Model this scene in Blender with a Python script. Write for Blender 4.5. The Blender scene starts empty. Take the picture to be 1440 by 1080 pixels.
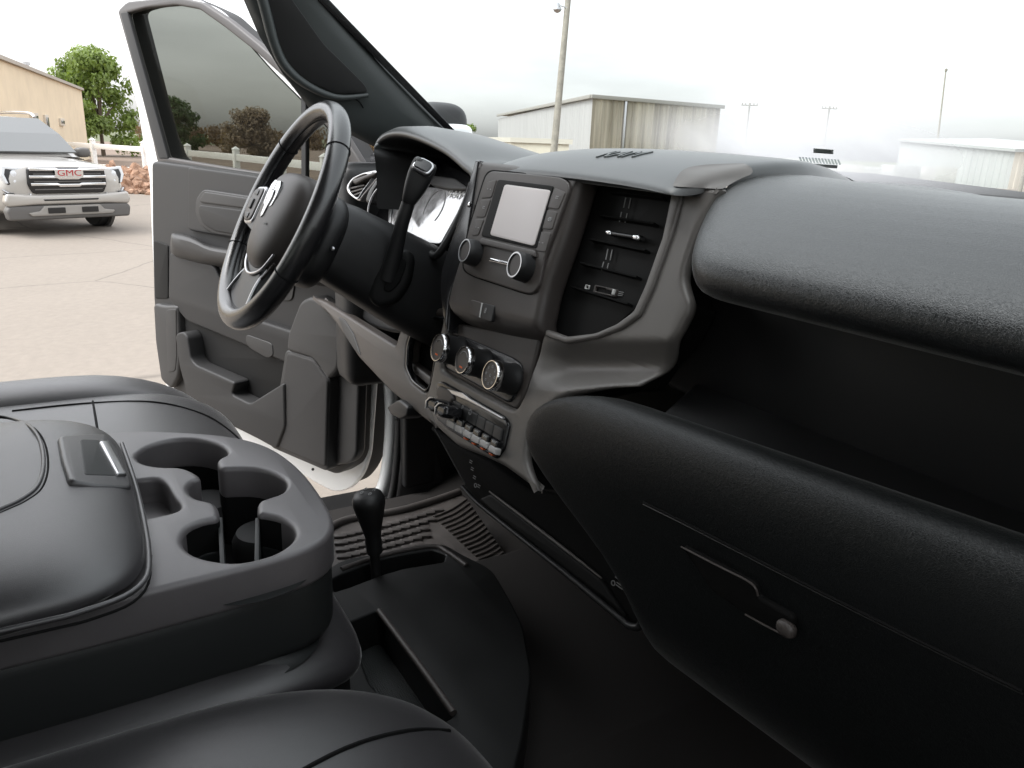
import bpy, bmesh, math, random
from mathutils import Vector as V, Matrix
from math import radians as R, sin, cos, pi
random.seed(7)
SC = bpy.context.scene
COL = SC.collection
# ------------------------------------------------------------------ camera
AZ, PI_, RO, FP = R(30.5), R(17.2), R(2.3), 1081.0
CAM = V((0.82, 0.0, 1.52))
_h = V((-cos(AZ), sin(AZ), 0)); _r0 = V((sin(AZ), cos(AZ), 0))
_f = cos(PI_) * _h - sin(PI_) * V((0, 0, 1)); _u0 = _r0.cross(_f)
_R = cos(RO) * _r0 + sin(RO) * _u0; _U = -sin(RO) * _r0 + cos(RO) * _u0
cd = bpy.data.cameras.new('camera'); cam = bpy.data.objects.new('camera', cd); COL.objects.link(cam)
M3 = Matrix((_R, _U, -_f)).transposed()
cam.matrix_world = Matrix.Translation(CAM) @ M3.to_4x4()
cd.sensor_width = 36; cd.lens = FP / 1440 * 36; cd.clip_start = 0.02; cd.clip_end = 3000
SC.camera = cam
# ------------------------------------------------------------------ world, sun, exposure
SUN_EL, SUN_AZ = R(52), R(200)
W = bpy.data.worlds.new('World'); SC.world = W; W.use_nodes = True
nt = W.node_tree; nt.nodes.clear()
out = nt.nodes.new('ShaderNodeOutputWorld'); bg = nt.nodes.new('ShaderNodeBackground')
sky = nt.nodes.new('ShaderNodeTexSky'); sky.sky_type = 'NISHITA'; sky.sun_disc = False
sky.sun_elevation = SUN_EL; sky.sun_rotation = SUN_AZ; sky.air_density = 1.0; sky.dust_density = 2.0; sky.ozone_density = 1.0
hs = nt.nodes.new('ShaderNodeHueSaturation'); hs.inputs['Saturation'].default_value = 0.12
tc = nt.nodes.new('ShaderNodeTexCoord'); mp = nt.nodes.new('ShaderNodeMapping'); mp.inputs['Scale'].default_value = (1.5, 1.5, 7)
nz = nt.nodes.new('ShaderNodeTexNoise'); nz.inputs['Scale'].default_value = 2.2; nz.inputs['Detail'].default_value = 5
rp = nt.nodes.new('ShaderNodeMapRange'); rp.inputs['From Min'].default_value = .3; rp.inputs['From Max'].default_value = .7
rp.inputs['To Min'].default_value = 1.45; rp.inputs['To Max'].default_value = 2.0
mx = nt.nodes.new('ShaderNodeMix'); mx.data_type = 'RGBA'; mx.blend_type = 'MULTIPLY'; mx.inputs['Factor'].default_value = 1
L = nt.links.new
L(sky.outputs[0], hs.inputs['Color']); L(tc.outputs['Generated'], mp.inputs[0]); L(mp.outputs[0], nz.inputs['Vector'])
L(nz.outputs['Fac'], rp.inputs['Value']); L(hs.outputs[0], mx.inputs['A']); L(rp.outputs[0], mx.inputs['B'])
sx = nt.nodes.new('ShaderNodeSeparateXYZ'); el = nt.nodes.new('ShaderNodeMapRange')   # overcast: brighter towards the zenith
el.inputs['From Min'].default_value = 0; el.inputs['From Max'].default_value = .8; el.inputs['To Min'].default_value = .92; el.inputs['To Max'].default_value = 2.6
mz_ = nt.nodes.new('ShaderNodeMix'); mz_.data_type = 'RGBA'; mz_.blend_type = 'MULTIPLY'; mz_.inputs['Factor'].default_value = 1
L(tc.outputs['Generated'], sx.inputs[0]); L(sx.outputs['Z'], el.inputs['Value']); L(mx.outputs['Result'], mz_.inputs['A']); L(el.outputs[0], mz_.inputs['B'])
L(mz_.outputs['Result'], bg.inputs['Color']); bg.inputs['Strength'].default_value = 0.15
L(bg.outputs[0], out.inputs[0])
sl = bpy.data.lights.new('sun', 'SUN'); sl.energy = 0.5; sl.angle = R(20); sl.color = (1, .96, .9)
so = bpy.data.objects.new('sun', sl); COL.objects.link(so)
# sky rotation 0 puts the sun at +Y and turns clockwise seen from above
sd = V((sin(SUN_AZ) * cos(SUN_EL), cos(SUN_AZ) * cos(SUN_EL), sin(SUN_EL)))
so.rotation_euler = sd.to_track_quat('Z', 'Y').to_euler(); so.location = (0, 0, 30)
SC.view_settings.view_transform = 'Standard'; SC.view_settings.look = 'None'
SC.view_settings.exposure = 0.28; SC.view_settings.gamma = 1
SC.render.engine = 'CYCLES'
SC.cycles.use_denoising = True; SC.cycles.max_bounces = 10; SC.cycles.transparent_max_bounces = 12
SC.cycles.caustics_reflective = False; SC.cycles.caustics_refractive = False; SC.cycles.sample_clamp_indirect = 6

# ------------------------------------------------------------------ pixel -> world helpers
def ray(x, y): return (x - 720) / FP * _R + (540 - y) / FP * _U + _f
def on(x, y, n, p):
    n = V(n); d = ray(x, y); return CAM + d * (n.dot(V(p) - CAM) / n.dot(d))
def at(x, y, dep): return CAM + ray(x, y) * dep
def ground(x, y, dep):
    q = at(x, y, dep); return V((q.x, q.y, 0))

# ------------------------------------------------------------------ materials
def mat(name, col, rough=.5, metal=0, spec=.5, bump=None, var=0, coat=0, vscale=3, ior=None, sheen=0):
    m = bpy.data.materials.new(name); m.use_nodes = True
    t = m.node_tree; b = t.nodes['Principled BSDF']
    b.inputs['Base Color'].default_value = (*col, 1); b.inputs['Roughness'].default_value = rough
    b.inputs['Metallic'].default_value = metal; b.inputs['Specular IOR Level'].default_value = spec
    b.inputs['Coat Weight'].default_value = coat; b.inputs['Coat Roughness'].default_value = .05
    b.inputs['Sheen Weight'].default_value = sheen; b.inputs['Sheen Roughness'].default_value = .2
    if ior: b.inputs['IOR'].default_value = ior
    co = t.nodes.new('ShaderNodeTexCoord')
    if var:
        n = t.nodes.new('ShaderNodeTexNoise'); n.inputs['Scale'].default_value = vscale; n.inputs['Detail'].default_value = 8
        n.inputs['Roughness'].default_value = .65
        r = t.nodes.new('ShaderNodeMapRange'); r.inputs['From Min'].default_value = .3; r.inputs['From Max'].default_value = .7
        r.inputs['To Min'].default_value = 1 - var; r.inputs['To Max'].default_value = 1 + var
        x = t.nodes.new('ShaderNodeMix'); x.data_type = 'RGBA'; x.blend_type = 'MULTIPLY'; x.inputs['Factor'].default_value = 1
        x.inputs['A'].default_value = (*col, 1)
        t.links.new(co.outputs['Object'], n.inputs['Vector']); t.links.new(n.outputs['Fac'], r.inputs['Value'])
        t.links.new(r.outputs[0], x.inputs['B']); t.links.new(x.outputs['Result'], b.inputs['Base Color'])
        r2 = t.nodes.new('ShaderNodeMapRange'); r2.inputs['From Min'].default_value = .3; r2.inputs['From Max'].default_value = .7
        r2.inputs['To Min'].default_value = max(.02, rough - var * .25); r2.inputs['To Max'].default_value = min(1, rough + var * .25)
        t.links.new(n.outputs['Fac'], r2.inputs['Value']); t.links.new(r2.outputs[0], b.inputs['Roughness'])
    if bump:
        kind, sc, st = bump
        bp = t.nodes.new('ShaderNodeBump'); bp.inputs['Strength'].default_value = st; bp.inputs['Distance'].default_value = .10 / sc
        if kind == 'grain':
            v = t.nodes.new('ShaderNodeTexVoronoi'); v.feature = 'DISTANCE_TO_EDGE'; v.inputs['Scale'].default_value = sc
            n0 = t.nodes.new('ShaderNodeTexNoise'); n0.inputs['Scale'].default_value = sc * .7
            ad = t.nodes.new('ShaderNodeMix'); ad.data_type = 'RGBA'; ad.inputs['Factor'].default_value = .012
            t.links.new(co.outputs['Object'], n0.inputs['Vector']); t.links.new(co.outputs['Object'], ad.inputs['A'])
            t.links.new(n0.outputs['Color'], ad.inputs['B']); t.links.new(ad.outputs['Result'], v.inputs['Vector'])
            mr = t.nodes.new('ShaderNodeMapRange'); mr.inputs['From Max'].default_value = .25
            t.links.new(v.outputs['Distance'], mr.inputs['Value']); t.links.new(mr.outputs[0], bp.inputs['Height'])
        else:
            n = t.nodes.new('ShaderNodeTexNoise'); n.inputs['Scale'].default_value = sc; n.inputs['Detail'].default_value = 4
            t.links.new(co.outputs['Object'], n.inputs['Vector']); t.links.new(n.outputs['Fac'], bp.inputs['Height'])
        t.links.new(bp.outputs[0], b.inputs['Normal'])
    return m
def glassmat(name, tint, ior=1.5, gloss=1.0):
    m = bpy.data.materials.new(name); m.use_nodes = True; t = m.node_tree; t.nodes.clear()
    o = t.nodes.new('ShaderNodeOutputMaterial'); x = t.nodes.new('ShaderNodeMixShader'); tr = t.nodes.new('ShaderNodeBsdfTransparent')
    g = t.nodes.new('ShaderNodeBsdfGlossy'); f = t.nodes.new('ShaderNodeMath'); f.operation = 'MULTIPLY_ADD'; f.use_clamp = True
    ge = t.nodes.new('ShaderNodeNewGeometry'); dt = t.nodes.new('ShaderNodeVectorMath'); dt.operation = 'DOT_PRODUCT'
    ab = t.nodes.new('ShaderNodeMath'); ab.operation = 'ABSOLUTE'; iv = t.nodes.new('ShaderNodeMath'); iv.operation = 'SUBTRACT'; iv.inputs[0].default_value = 1
    pw = t.nodes.new('ShaderNodeMath'); pw.operation = 'POWER'; pw.inputs[1].default_value = 5; f.inputs[1].default_value = .9; f.inputs[2].default_value = .035
    t.links.new(ge.outputs['Incoming'], dt.inputs[0]); t.links.new(ge.outputs['Normal'], dt.inputs[1]); t.links.new(dt.outputs['Value'], ab.inputs[0])
    t.links.new(ab.outputs[0], iv.inputs[1]); t.links.new(iv.outputs[0], pw.inputs[0]); t.links.new(pw.outputs[0], f.inputs[0])
    g.inputs['Roughness'].default_value = .01; g.inputs['Color'].default_value = (gloss, gloss, gloss, 1)
    tr.inputs['Color'].default_value = (*tint, 1)
    t.links.new(f.outputs[0], x.inputs[0]); t.links.new(tr.outputs[0], x.inputs[1]); t.links.new(g.outputs[0], x.inputs[2]); t.links.new(x.outputs[0], o.inputs[0])
    return m
M = {}
M['plastic'] = mat('black plastic', (.013, .013, .0135), .46, bump=('noise', 900, .25), var=.15)
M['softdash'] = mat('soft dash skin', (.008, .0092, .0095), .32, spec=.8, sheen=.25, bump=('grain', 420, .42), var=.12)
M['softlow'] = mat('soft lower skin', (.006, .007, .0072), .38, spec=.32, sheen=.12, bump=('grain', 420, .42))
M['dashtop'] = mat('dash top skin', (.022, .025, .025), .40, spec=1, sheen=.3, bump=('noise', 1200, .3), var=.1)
M['leather'] = mat('black leather', (.030, .0285, .0305), .38, spec=1, sheen=.4, bump=('grain', 500, .25), var=.12)
M['rimleather'] = mat('wheel leather', (.014, .014, .015), .24, spec=1, bump=('grain', 600, .15), var=.12)
M['trim'] = mat('graphite trim', (.125, .117, .110), .42, bump=('noise', 1500, .3), var=.06, metal=.15)
M['stack'] = mat('stack plastic', (.052, .0445, .041), .48, bump=('noise', 1500, .25), var=.08)
M['traymat'] = mat('bin plastic', (.009, .0093, .0093), .5, spec=.3, bump=('noise', 900, .25), var=.2, vscale=12)
M['bezelblack'] = mat('gloss black', (.010, .010, .011), .22, var=.1)
M['matteblack'] = mat('matte black', (.008, .008, .008), .6, spec=.18)
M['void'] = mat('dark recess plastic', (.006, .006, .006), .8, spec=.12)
M['contop'] = mat('console top plastic', (.105, .098, .101), .44, spec=.8, sheen=.12, bump=('noise', 700, .5), var=.14, vscale=9)  # made paler than the sides to carry the light falling on top
M['conside'] = mat('console side plastic', (.016, .018, .018), .55, bump=('noise', 900, .3), var=.1)  # kept darker than the top, shade of the sides in its colour
M['door'] = mat('grey door plastic', (.0245, .0243, .0246), .55, spec=.3, bump=('noise', 900, .3), var=.06)
M['doorhi'] = mat('grey door trim', (.0345, .034, .034), .5, spec=.35, bump=('noise', 900, .25), var=.05)
M['doordark'] = mat('dark door plastic', (.024, .0235, .0235), .55, bump=('noise', 900, .3), var=.08)
M['frametrim'] = mat('window frame trim', (.060, .055, .053), .5)
M['grille'] = mat('speaker grille', (.020, .0185, .018), .7, bump=('grain', 420, 1.0))
M['white'] = mat('white paint', (.78, .79, .79), .25, coat=.6)
M['jamb'] = mat('white jamb paint', (.70, .72, .72), .35)
M['rubber'] = mat('rubber', (.016, .016, .016), .7, var=.2)
M['mat'] = mat('rubber floor mat', (.085, .076, .071), .6, bump=('noise', 300, .4), var=.3, vscale=14)
M['carpet'] = mat('carpet', (.030, .028, .027), .95, spec=.1, bump=('noise', 700, 1))
M['chrome'] = mat('chrome', (.75, .75, .76), .12, 1)
M['satin'] = mat('satin silver', (.5, .5, .51), .32, 1)
M['silverwheel'] = mat('satin wheel trim', (.34, .33, .33), .38, .75)
M['screen'] = mat('touch screen', (.62, .57, .56), .35, spec=.6)
M['kneep'] = mat('brown grey plastic', (.050, .042, .037), .5, bump=('noise', 900, .3), var=.06)
M['lens'] = mat('instrument lens', (.34, .34, .35), .1, spec=1, ior=2.2, var=.5, vscale=40)  # pale blotchy base stands in for the sky glare on the lens
M['ink'] = mat('white ink', (.55, .55, .54), .6)
M['dimink'] = mat('grey ink', (.26, .26, .26), .6)
M['keycap'] = mat('grey keycap', (.40, .39, .385), .45)
M['orange'] = mat('orange mark', (.75, .12, .015), .5)
M['red'] = mat('red enamel', (.35, .015, .02), .35)
M['pillar'] = mat('pillar plastic', (.050, .057, .057), .42, bump=('noise', 900, .3), var=.08)
M['headliner'] = mat('headliner cloth', (.15, .145, .14), .95, spec=.1)
M['glassdoor'] = glassmat('tinted glass', (.53, .54, .515), gloss=.08)
M['glassclear'] = glassmat('clear glass', (.93, .95, .94), gloss=.6)

# ------------------------------------------------------------------ mesh helpers
def link(name, me, m, parent=None, smooth=40):
    o = bpy.data.objects.new(name, me); COL.objects.link(o)
    for x in (m if isinstance(m, (list, tuple)) else [m]): me.materials.append(M[x] if isinstance(x, str) else x)
    if smooth is not None:
        me.polygons.foreach_set('use_smooth', [True] * len(me.polygons))
        me.set_sharp_from_angle(angle=R(smooth))
    if parent: o.parent = parent
    me.update(); return o
def mesh(name, vs, fs, m, parent=None, smooth=40, mi=None):
    me = bpy.data.meshes.new(name); me.from_pydata([tuple(v) for v in vs], [], fs)
    if mi: me.polygons.foreach_set('material_index', mi)
    return link(name, me, m, parent, smooth)
def empty(name, loc=(0, 0, 0), rz=0, parent=None):
    o = bpy.data.objects.new(name, None); o.empty_display_size = .1; COL.objects.link(o); o.location = loc; o.rotation_euler = (0, 0, rz)
    if parent: o.parent = parent
    return o
def tag(o, label=None, cat=None, group=None, kind=None):
    if label: o['label'] = label
    if cat: o['category'] = cat
    if group: o['group'] = group
    if kind: o['kind'] = kind
    return o
def rnd(pts, r, seg=5):
    """polygon with rounded corners, radius in the units of pts"""
    if r <= 0: return [V(p[:2]) for p in pts]
    o = []; n = len(pts)
    for i in range(n):
        p = V(pts[i][:2]); a = V(pts[i - 1][:2]); b = V(pts[(i + 1) % n][:2])
        rr = pts[i][2] if len(pts[i]) > 2 else r
        if rr <= 0: o.append(p); continue
        d1 = min(rr, (a - p).length * .48); d2 = min(rr, (b - p).length * .48)
        s = p + (a - p).normalized() * d1; e = p + (b - p).normalized() * d2
        for k in range(seg + 1):
            t = k / seg; o.append(s * (1 - t) ** 2 + p * 2 * t * (1 - t) + e * t * t)
    return o
def cat(pts, n=5, closed=True):
    o = []; N = len(pts); P = [V(p) for p in pts]
    for i in range(N if closed else N - 1):
        if closed: a, b, c, d = P[i - 1], P[i], P[(i + 1) % N], P[(i + 2) % N]
        else: a, b, c, d = P[max(i - 1, 0)], P[i], P[i + 1], P[min(i + 2, N - 1)]
        for k in range(n):
            t = k / n
            o.append(.5 * (2 * b + (c - a) * t + (2 * a - 5 * b + 4 * c - d) * t * t + (3 * b - a - 3 * c + d) * t ** 3))
    if not closed: o.append(P[-1])
    return o
def frame(n, p, up=(0, 0, 1)):
    n = V(n).normalized(); up = V(up)
    ex = up.cross(n)
    if ex.length < 1e-4: ex = V((1, 0, 0))
    ex.normalize(); ey = n.cross(ex)
    return Matrix.Translation(V(p)) @ Matrix((ex, ey, n)).transposed().to_4x4()
def area2(P): return sum(P[i - 1].x * P[i].y - P[i].x * P[i - 1].y for i in range(len(P)))
def slab2(name, loops, fr, t, b, m, parent=None, d=0, smooth=35, res=3):
    """loops of 2D points in frame fr (first the outline, the rest holes); front face at local z = d, thickness t, edge rounding b"""
    cu = bpy.data.curves.new(name, 'CURVE'); cu.dimensions = '2D'; cu.fill_mode = 'BOTH'
    for i, P in enumerate(loops):
        P = [V(p[:2]) for p in P]
        if (area2(P) > 0) != (i == 0): P = P[::-1]
        s = cu.splines.new('POLY'); s.points.add(len(P) - 1); s.use_cyclic_u = True
        for k, p in enumerate(P): s.points[k].co = (p.x, p.y, 0, 1)
    b = min(b, t / 2)
    cu.extrude = max(t / 2 - b, 0); cu.bevel_depth = b; cu.bevel_resolution = res; cu.offset = -b
    o = bpy.data.objects.new('tmp', cu); COL.objects.link(o)
    dg = bpy.context.evaluated_depsgraph_get(); dg.update()
    me = bpy.data.meshes.new_from_object(o.evaluated_get(dg)); me.name = name
    bpy.data.objects.remove(o); bpy.data.curves.remove(cu)
    me.materials.clear()
    bm = bmesh.new(); bm.from_mesh(me); bmesh.ops.remove_doubles(bm, verts=bm.verts, dist=1e-6)
    bmesh.ops.recalc_face_normals(bm, faces=bm.faces)
    bmesh.ops.transform(bm, matrix=fr @ Matrix.Translation((0, 0, d - t / 2)), verts=bm.verts); bm.to_mesh(me); bm.free()
    return link(name, me, m, parent, smooth)
def slab(name, px, n, p, t, m, parent=None, b=.003, d=0, r=4, holes=(), smo=False, seg=5):
    """outline given as photo pixels, laid on the plane (n, p) moved d along n towards the viewer"""
    n = V(n).normalized(); q = V(p) + n * d; fr = frame(n, q); inv = fr.inverted(); L = []
    for k, pts in enumerate([px, *holes]):
        pts = cat([V(a[:2]) for a in pts], 5) if smo else rnd(pts, r, seg)
        L.append([inv @ on(a.x, a.y, n, q) for a in pts])
    return slab2(name, L, fr, t, b, m, parent)
def loft(name, rings, m, parent=None, closed=False, cap=False, smooth=50, sub=0):
    vs = []; fs = []; n = len(rings[0])
    for r in rings: vs += [V(p) for p in r]
    for i in range(len(rings) - 1):
        for j in range(n if closed else n - 1):
            k = (j + 1) % n; fs.append((i * n + j, i * n + k, (i + 1) * n + k, (i + 1) * n + j))
    if cap: fs.append(tuple(range(n))[::-1]); fs.append(tuple((len(rings) - 1) * n + j for j in range(n)))
    o = mesh(name, vs, fs, m, parent, smooth)
    bm = bmesh.new(); bm.from_mesh(o.data); bmesh.ops.recalc_face_normals(bm, faces=bm.faces); bm.to_mesh(o.data); bm.free()
    if sub: s = o.modifiers.new('sub', 'SUBSURF'); s.levels = s.render_levels = sub
    return o
def tube(name, pts, rad, m, parent=None, seg=10, closed=False, smo=True, flat=1.0, up=(0, 0, 1)):
    P = cat(pts, 5, closed) if smo else [V(p) for p in pts]
    n = len(P); rings = []
    rads = rad if isinstance(rad, (list, tuple)) else None
    for i, p in enumerate(P):
        a = P[i - 1] if (closed or i) else p; b = P[(i + 1) % n] if (closed or i < n - 1) else p
        t = (b - a).normalized(); s = t.cross(V(up))
        if s.length < 1e-3: s = t.cross(V((1, 0, 0)))
        s.normalize(); w = s.cross(t)
        if rads:
            f = i / (n - 1) * (len(rads) - 1); k = min(int(f), len(rads) - 2); rr = rads[k] + (rads[k + 1] - rads[k]) * (f - k)
        else: rr = rad
        rings.append([p + s * cos(q) * rr * flat + w * sin(q) * rr for q in [2 * pi * k / seg for k in range(seg)]])
    if closed: rings.append(rings[0])
    return loft(name, rings, m, parent, True, not closed)
def lathe(name, prof, origin, axis, m, parent=None, seg=40, mi=None, smooth=35, up=(0, 0, 1)):
    """prof: (radius, height) along axis; mi: material index per band"""
    fr = frame(axis, origin, up); vs = []; fs = []; mm = []
    for r, h in prof:
        for k in range(seg): a = 2 * pi * k / seg; vs.append(fr @ V((r * cos(a), r * sin(a), h)))
    for i in range(len(prof) - 1):
        for k in range(seg):
            fs.append((i * seg + k, i * seg + (k + 1) % seg, (i + 1) * seg + (k + 1) % seg, (i + 1) * seg + k)); mm.append(mi[i] if mi else 0)
    fs.append(tuple(range(seg))[::-1]); mm.append(mi[0] if mi else 0)
    fs.append(tuple((len(prof) - 1) * seg + k for k in range(seg))); mm.append(mi[-1] if mi else 0)
    return mesh(name, vs, fs, m, parent, smooth, mm)
def rbox(name, lo, hi, b, m, parent=None, seg=3, mtx=None):
    bm = bmesh.new(); bmesh.ops.create_cube(bm, size=1)
    lo, hi = V(lo), V(hi)
    for v in bm.verts: v.co = V([(lo[i] + hi[i]) / 2 + v.co[i] * (hi[i] - lo[i]) for i in range(3)])
    if b > 0: bmesh.ops.bevel(bm, geom=bm.edges[:], offset=b, segments=seg, affect='EDGES', profile=.5)
    if mtx: bmesh.ops.transform(bm, matrix=mtx, verts=bm.verts)
    me = bpy.data.meshes.new(name); bm.to_mesh(me); bm.free(); return link(name, me, m, parent, 35)
def pillow(name, lo, hi, e1, e2, m, parent=None, nu=56, nv=28, warp=None):
    """superellipsoid: e1 squareness in plan, e2 squareness in height"""
    lo, hi = V(lo), V(hi); c = (lo + hi) / 2; s = (hi - lo) / 2
    def p(x, e): return math.copysign(abs(x) ** (2 / e), x)
    rings = []
    for i in range(nv + 1):
        a = -pi / 2 + pi * i / nv; rr = []
        for k in range(nu):
            q = 2 * pi * k / nu
            v = V((c.x + s.x * p(cos(a), e2) * p(cos(q), e1), c.y + s.y * p(cos(a), e2) * p(sin(q), e1), c.z + s.z * p(sin(a), e2)))
            rr.append(warp(v) if warp else v)
        rings.append(rr)
    return loft(name, rings, m, parent, True, False, 60)
def topz(lo, hi, e1, e2, x, y):
    """height of a pillow's upper surface above (x, y)"""
    u = abs(x - (lo[0] + hi[0]) / 2) / ((hi[0] - lo[0]) / 2); v = abs(y - (lo[1] + hi[1]) / 2) / ((hi[1] - lo[1]) / 2)
    r = min(.999, (u ** e1 + v ** e1) ** (1 / e1)); return (lo[2] + hi[2]) / 2 + (hi[2] - lo[2]) / 2 * (1 - r ** e2) ** (1 / e2)
def text(name, s, fr, size, m, parent=None, ext=.0004, sx=1.0, shear=0, align='CENTER'):
    cu = bpy.data.curves.new(name, 'FONT'); cu.body = s; cu.size = size; cu.extrude = ext; cu.align_x = align; cu.align_y = 'CENTER'; cu.shear = shear
    o = bpy.data.objects.new('tmp', cu); COL.objects.link(o)
    dg = bpy.context.evaluated_depsgraph_get(); dg.update()
    me = bpy.data.meshes.new_from_object(o.evaluated_get(dg)); me.name = name
    bpy.data.objects.remove(o); bpy.data.curves.remove(cu)
    me.materials.clear(); me.transform(fr @ Matrix.Diagonal((sx, 1, 1, 1))); return link(name, me, m, parent, None)
def join(name, objs, parent=None):
    """several meshes into one mesh object (material slots kept)"""
    me = bpy.data.meshes.new(name); bm = bmesh.new(); mats = []
    for o in objs:
        off = {}
        for i, x in enumerate(o.data.materials):
            if x not in mats: mats.append(x)
            off[i] = mats.index(x)
        k = len(bm.faces); bm.from_mesh(o.data); bm.faces.ensure_lookup_table()
        for f in bm.faces[k:]: f.material_index = off.get(f.material_index, 0)
    bm.to_mesh(me); bm.free()
    for x in mats: me.materials.append(x)
    for o in objs: bpy.data.objects.remove(o)
    r = bpy.data.objects.new(name, me); COL.objects.link(r)
    if parent: r.parent = parent
    return r
def children(o): return [c for c in bpy.data.objects if c.parent == o]
def copy_tree(o, parent=None):
    c = o.copy(); COL.objects.link(c)
    if parent: c.parent = parent
    for ch in children(o): copy_tree(ch, c)
    return c

# =================================================================== SETTING
def groundmat():
    m = bpy.data.materials.new('concrete'); m.use_nodes = True; t = m.node_tree; b = t.nodes['Principled BSDF']; b.inputs['Roughness'].default_value = .9
    co = t.nodes.new('ShaderNodeTexCoord'); N = t.nodes.new
    n1 = N('ShaderNodeTexNoise'); n1.inputs['Scale'].default_value = .5; n1.inputs['Detail'].default_value = 8; n1.inputs['Roughness'].default_value = .7
    n2 = N('ShaderNodeTexNoise'); n2.inputs['Scale'].default_value = 14; n2.inputs['Detail'].default_value = 6
    v = N('ShaderNodeTexVoronoi'); v.feature = 'DISTANCE_TO_EDGE'; v.inputs['Scale'].default_value = .33
    wv = N('ShaderNodeMix'); wv.data_type = 'RGBA'; wv.inputs['Factor'].default_value = .12
    n3 = N('ShaderNodeTexNoise'); n3.inputs['Scale'].default_value = 1.8; n3.inputs['Detail'].default_value = 6
    t.links.new(co.outputs['Object'], n3.inputs['Vector']); t.links.new(co.outputs['Object'], wv.inputs['A']); t.links.new(n3.outputs['Color'], wv.inputs['B'])
    t.links.new(wv.outputs['Result'], v.inputs['Vector'])
    cr = N('ShaderNodeMapRange'); cr.inputs['From Max'].default_value = .006; cr.inputs['To Min'].default_value = .62; cr.inputs['To Max'].default_value = 1
    t.links.new(v.outputs['Distance'], cr.inputs['Value'])
    r = N('ShaderNodeValToRGB'); r.color_ramp.elements[0].position = .3; r.color_ramp.elements[1].position = .72
    r.color_ramp.elements[0].color = (.175, .151, .126, 1); r.color_ramp.elements[1].color = (.222, .192, .160, 1)
    a = N('ShaderNodeMath'); a.operation = 'MULTIPLY_ADD'; a.inputs[1].default_value = .5
    h = N('ShaderNodeMath'); h.operation = 'MULTIPLY'; h.inputs[1].default_value = .5
    for n in (n1, n2): t.links.new(co.outputs['Object'], n.inputs['Vector'])
    t.links.new(n1.outputs['Fac'], a.inputs[0]); t.links.new(n2.outputs['Fac'], h.inputs[0]); t.links.new(h.outputs[0], a.inputs[2])
    t.links.new(a.outputs[0], r.inputs[0])
    x = N('ShaderNodeMix'); x.data_type = 'RGBA'; x.blend_type = 'MULTIPLY'; x.inputs['Factor'].default_value = 1
    t.links.new(r.outputs[0], x.inputs['A']); t.links.new(cr.outputs[0], x.inputs['B']); t.links.new(x.outputs['Result'], b.inputs['Base Color'])
    bp = N('ShaderNodeBump'); bp.inputs['Strength'].default_value = .5; bp.inputs['Distance'].default_value = .01
    t.links.new(n2.outputs['Fac'], bp.inputs['Height']); t.links.new(bp.outputs[0], b.inputs['Normal'])
    return m
def sheet(name, pts, z, m):
    return tag(mesh(name, [(p[0], p[1], z) for p in pts], [tuple(range(len(pts)))], m, None, None), kind='structure')
sheet('ground', [(-900, -900), (900, -900), (900, 900), (-900, 900)], -.03, mat('far grass', (.09, .10, .045), .95, var=.35, vscale=.2))
sheet('pavement', [(-26, -60), (-22.3, 1), (-15, 6), (-12, 11), (-30, 30), (-30, 62), (40, 62), (40, -60)], 0, groundmat())
sheet('field', [(-120, -60), (-26.2, -60), (-22.6, 1.2), (-15.2, 6.4), (-12.2, 11.3), (-30.2, 30), (-120, 90)], -.02, mat('dry field', (.16, .115, .085), .95, var=.3, vscale=.6))
sheet('dirt', [(-16, 72), (22, 66), (60, 110), (-30, 115)], .006, mat('orange dirt', (.34, .15, .08), .95, var=.25, vscale=.5))

# ---- foliage
def leafmat(name, c):
    m = mat(name, c, .6, var=.45, vscale=.9); t = m.node_tree; b = t.nodes['Principled BSDF']
    o = t.nodes['Material Output']; x = t.nodes.new('ShaderNodeMixShader'); tl = t.nodes.new('ShaderNodeBsdfTranslucent'); x.inputs[0].default_value = .3
    tl.inputs['Color'].default_value = (c[0] * 1.5, c[1] * 1.5, c[2], 1)
    t.links.new(b.outputs[0], x.inputs[1]); t.links.new(tl.outputs[0], x.inputs[2]); t.links.new(x.outputs[0], o.inputs[0]); return m
M['leaf'] = leafmat('tree leaves', (.15, .21, .045)); M['leafdark'] = leafmat('dark leaves', (.045, .085, .018)); M['leafdry'] = leafmat('brown leaves', (.13, .085, .045))
M['leafpale'] = leafmat('pale brown leaves', (.22, .165, .11)); M['bark'] = mat('bark', (.12, .09, .065), .9, bump=('noise', 30, .8))
def leaves(clumps, per, size, rng):
    vs = []; fs = []
    for c, r in clumps:
        for _ in range(per):
            d = V((rng.gauss(0, 1), rng.gauss(0, 1), rng.gauss(0, 1))).normalized() * r * rng.random() ** .45
            d.z *= .8; p = c + d
            n = (d.normalized() + V((rng.uniform(-1, 1), rng.uniform(-1, 1), rng.uniform(-.3, 1))) * .9).normalized()
            a = n.cross(V((rng.uniform(-1, 1), rng.uniform(-1, 1), .1))).normalized(); b = n.cross(a)
            s = size * rng.uniform(.6, 1.35); k = len(vs)
            vs += [p - a * s * .5, p + b * s * .32, p + a * s * .5, p - b * s * .32]; fs.append((k, k + 1, k + 2, k + 3))
    return vs, fs
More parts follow.
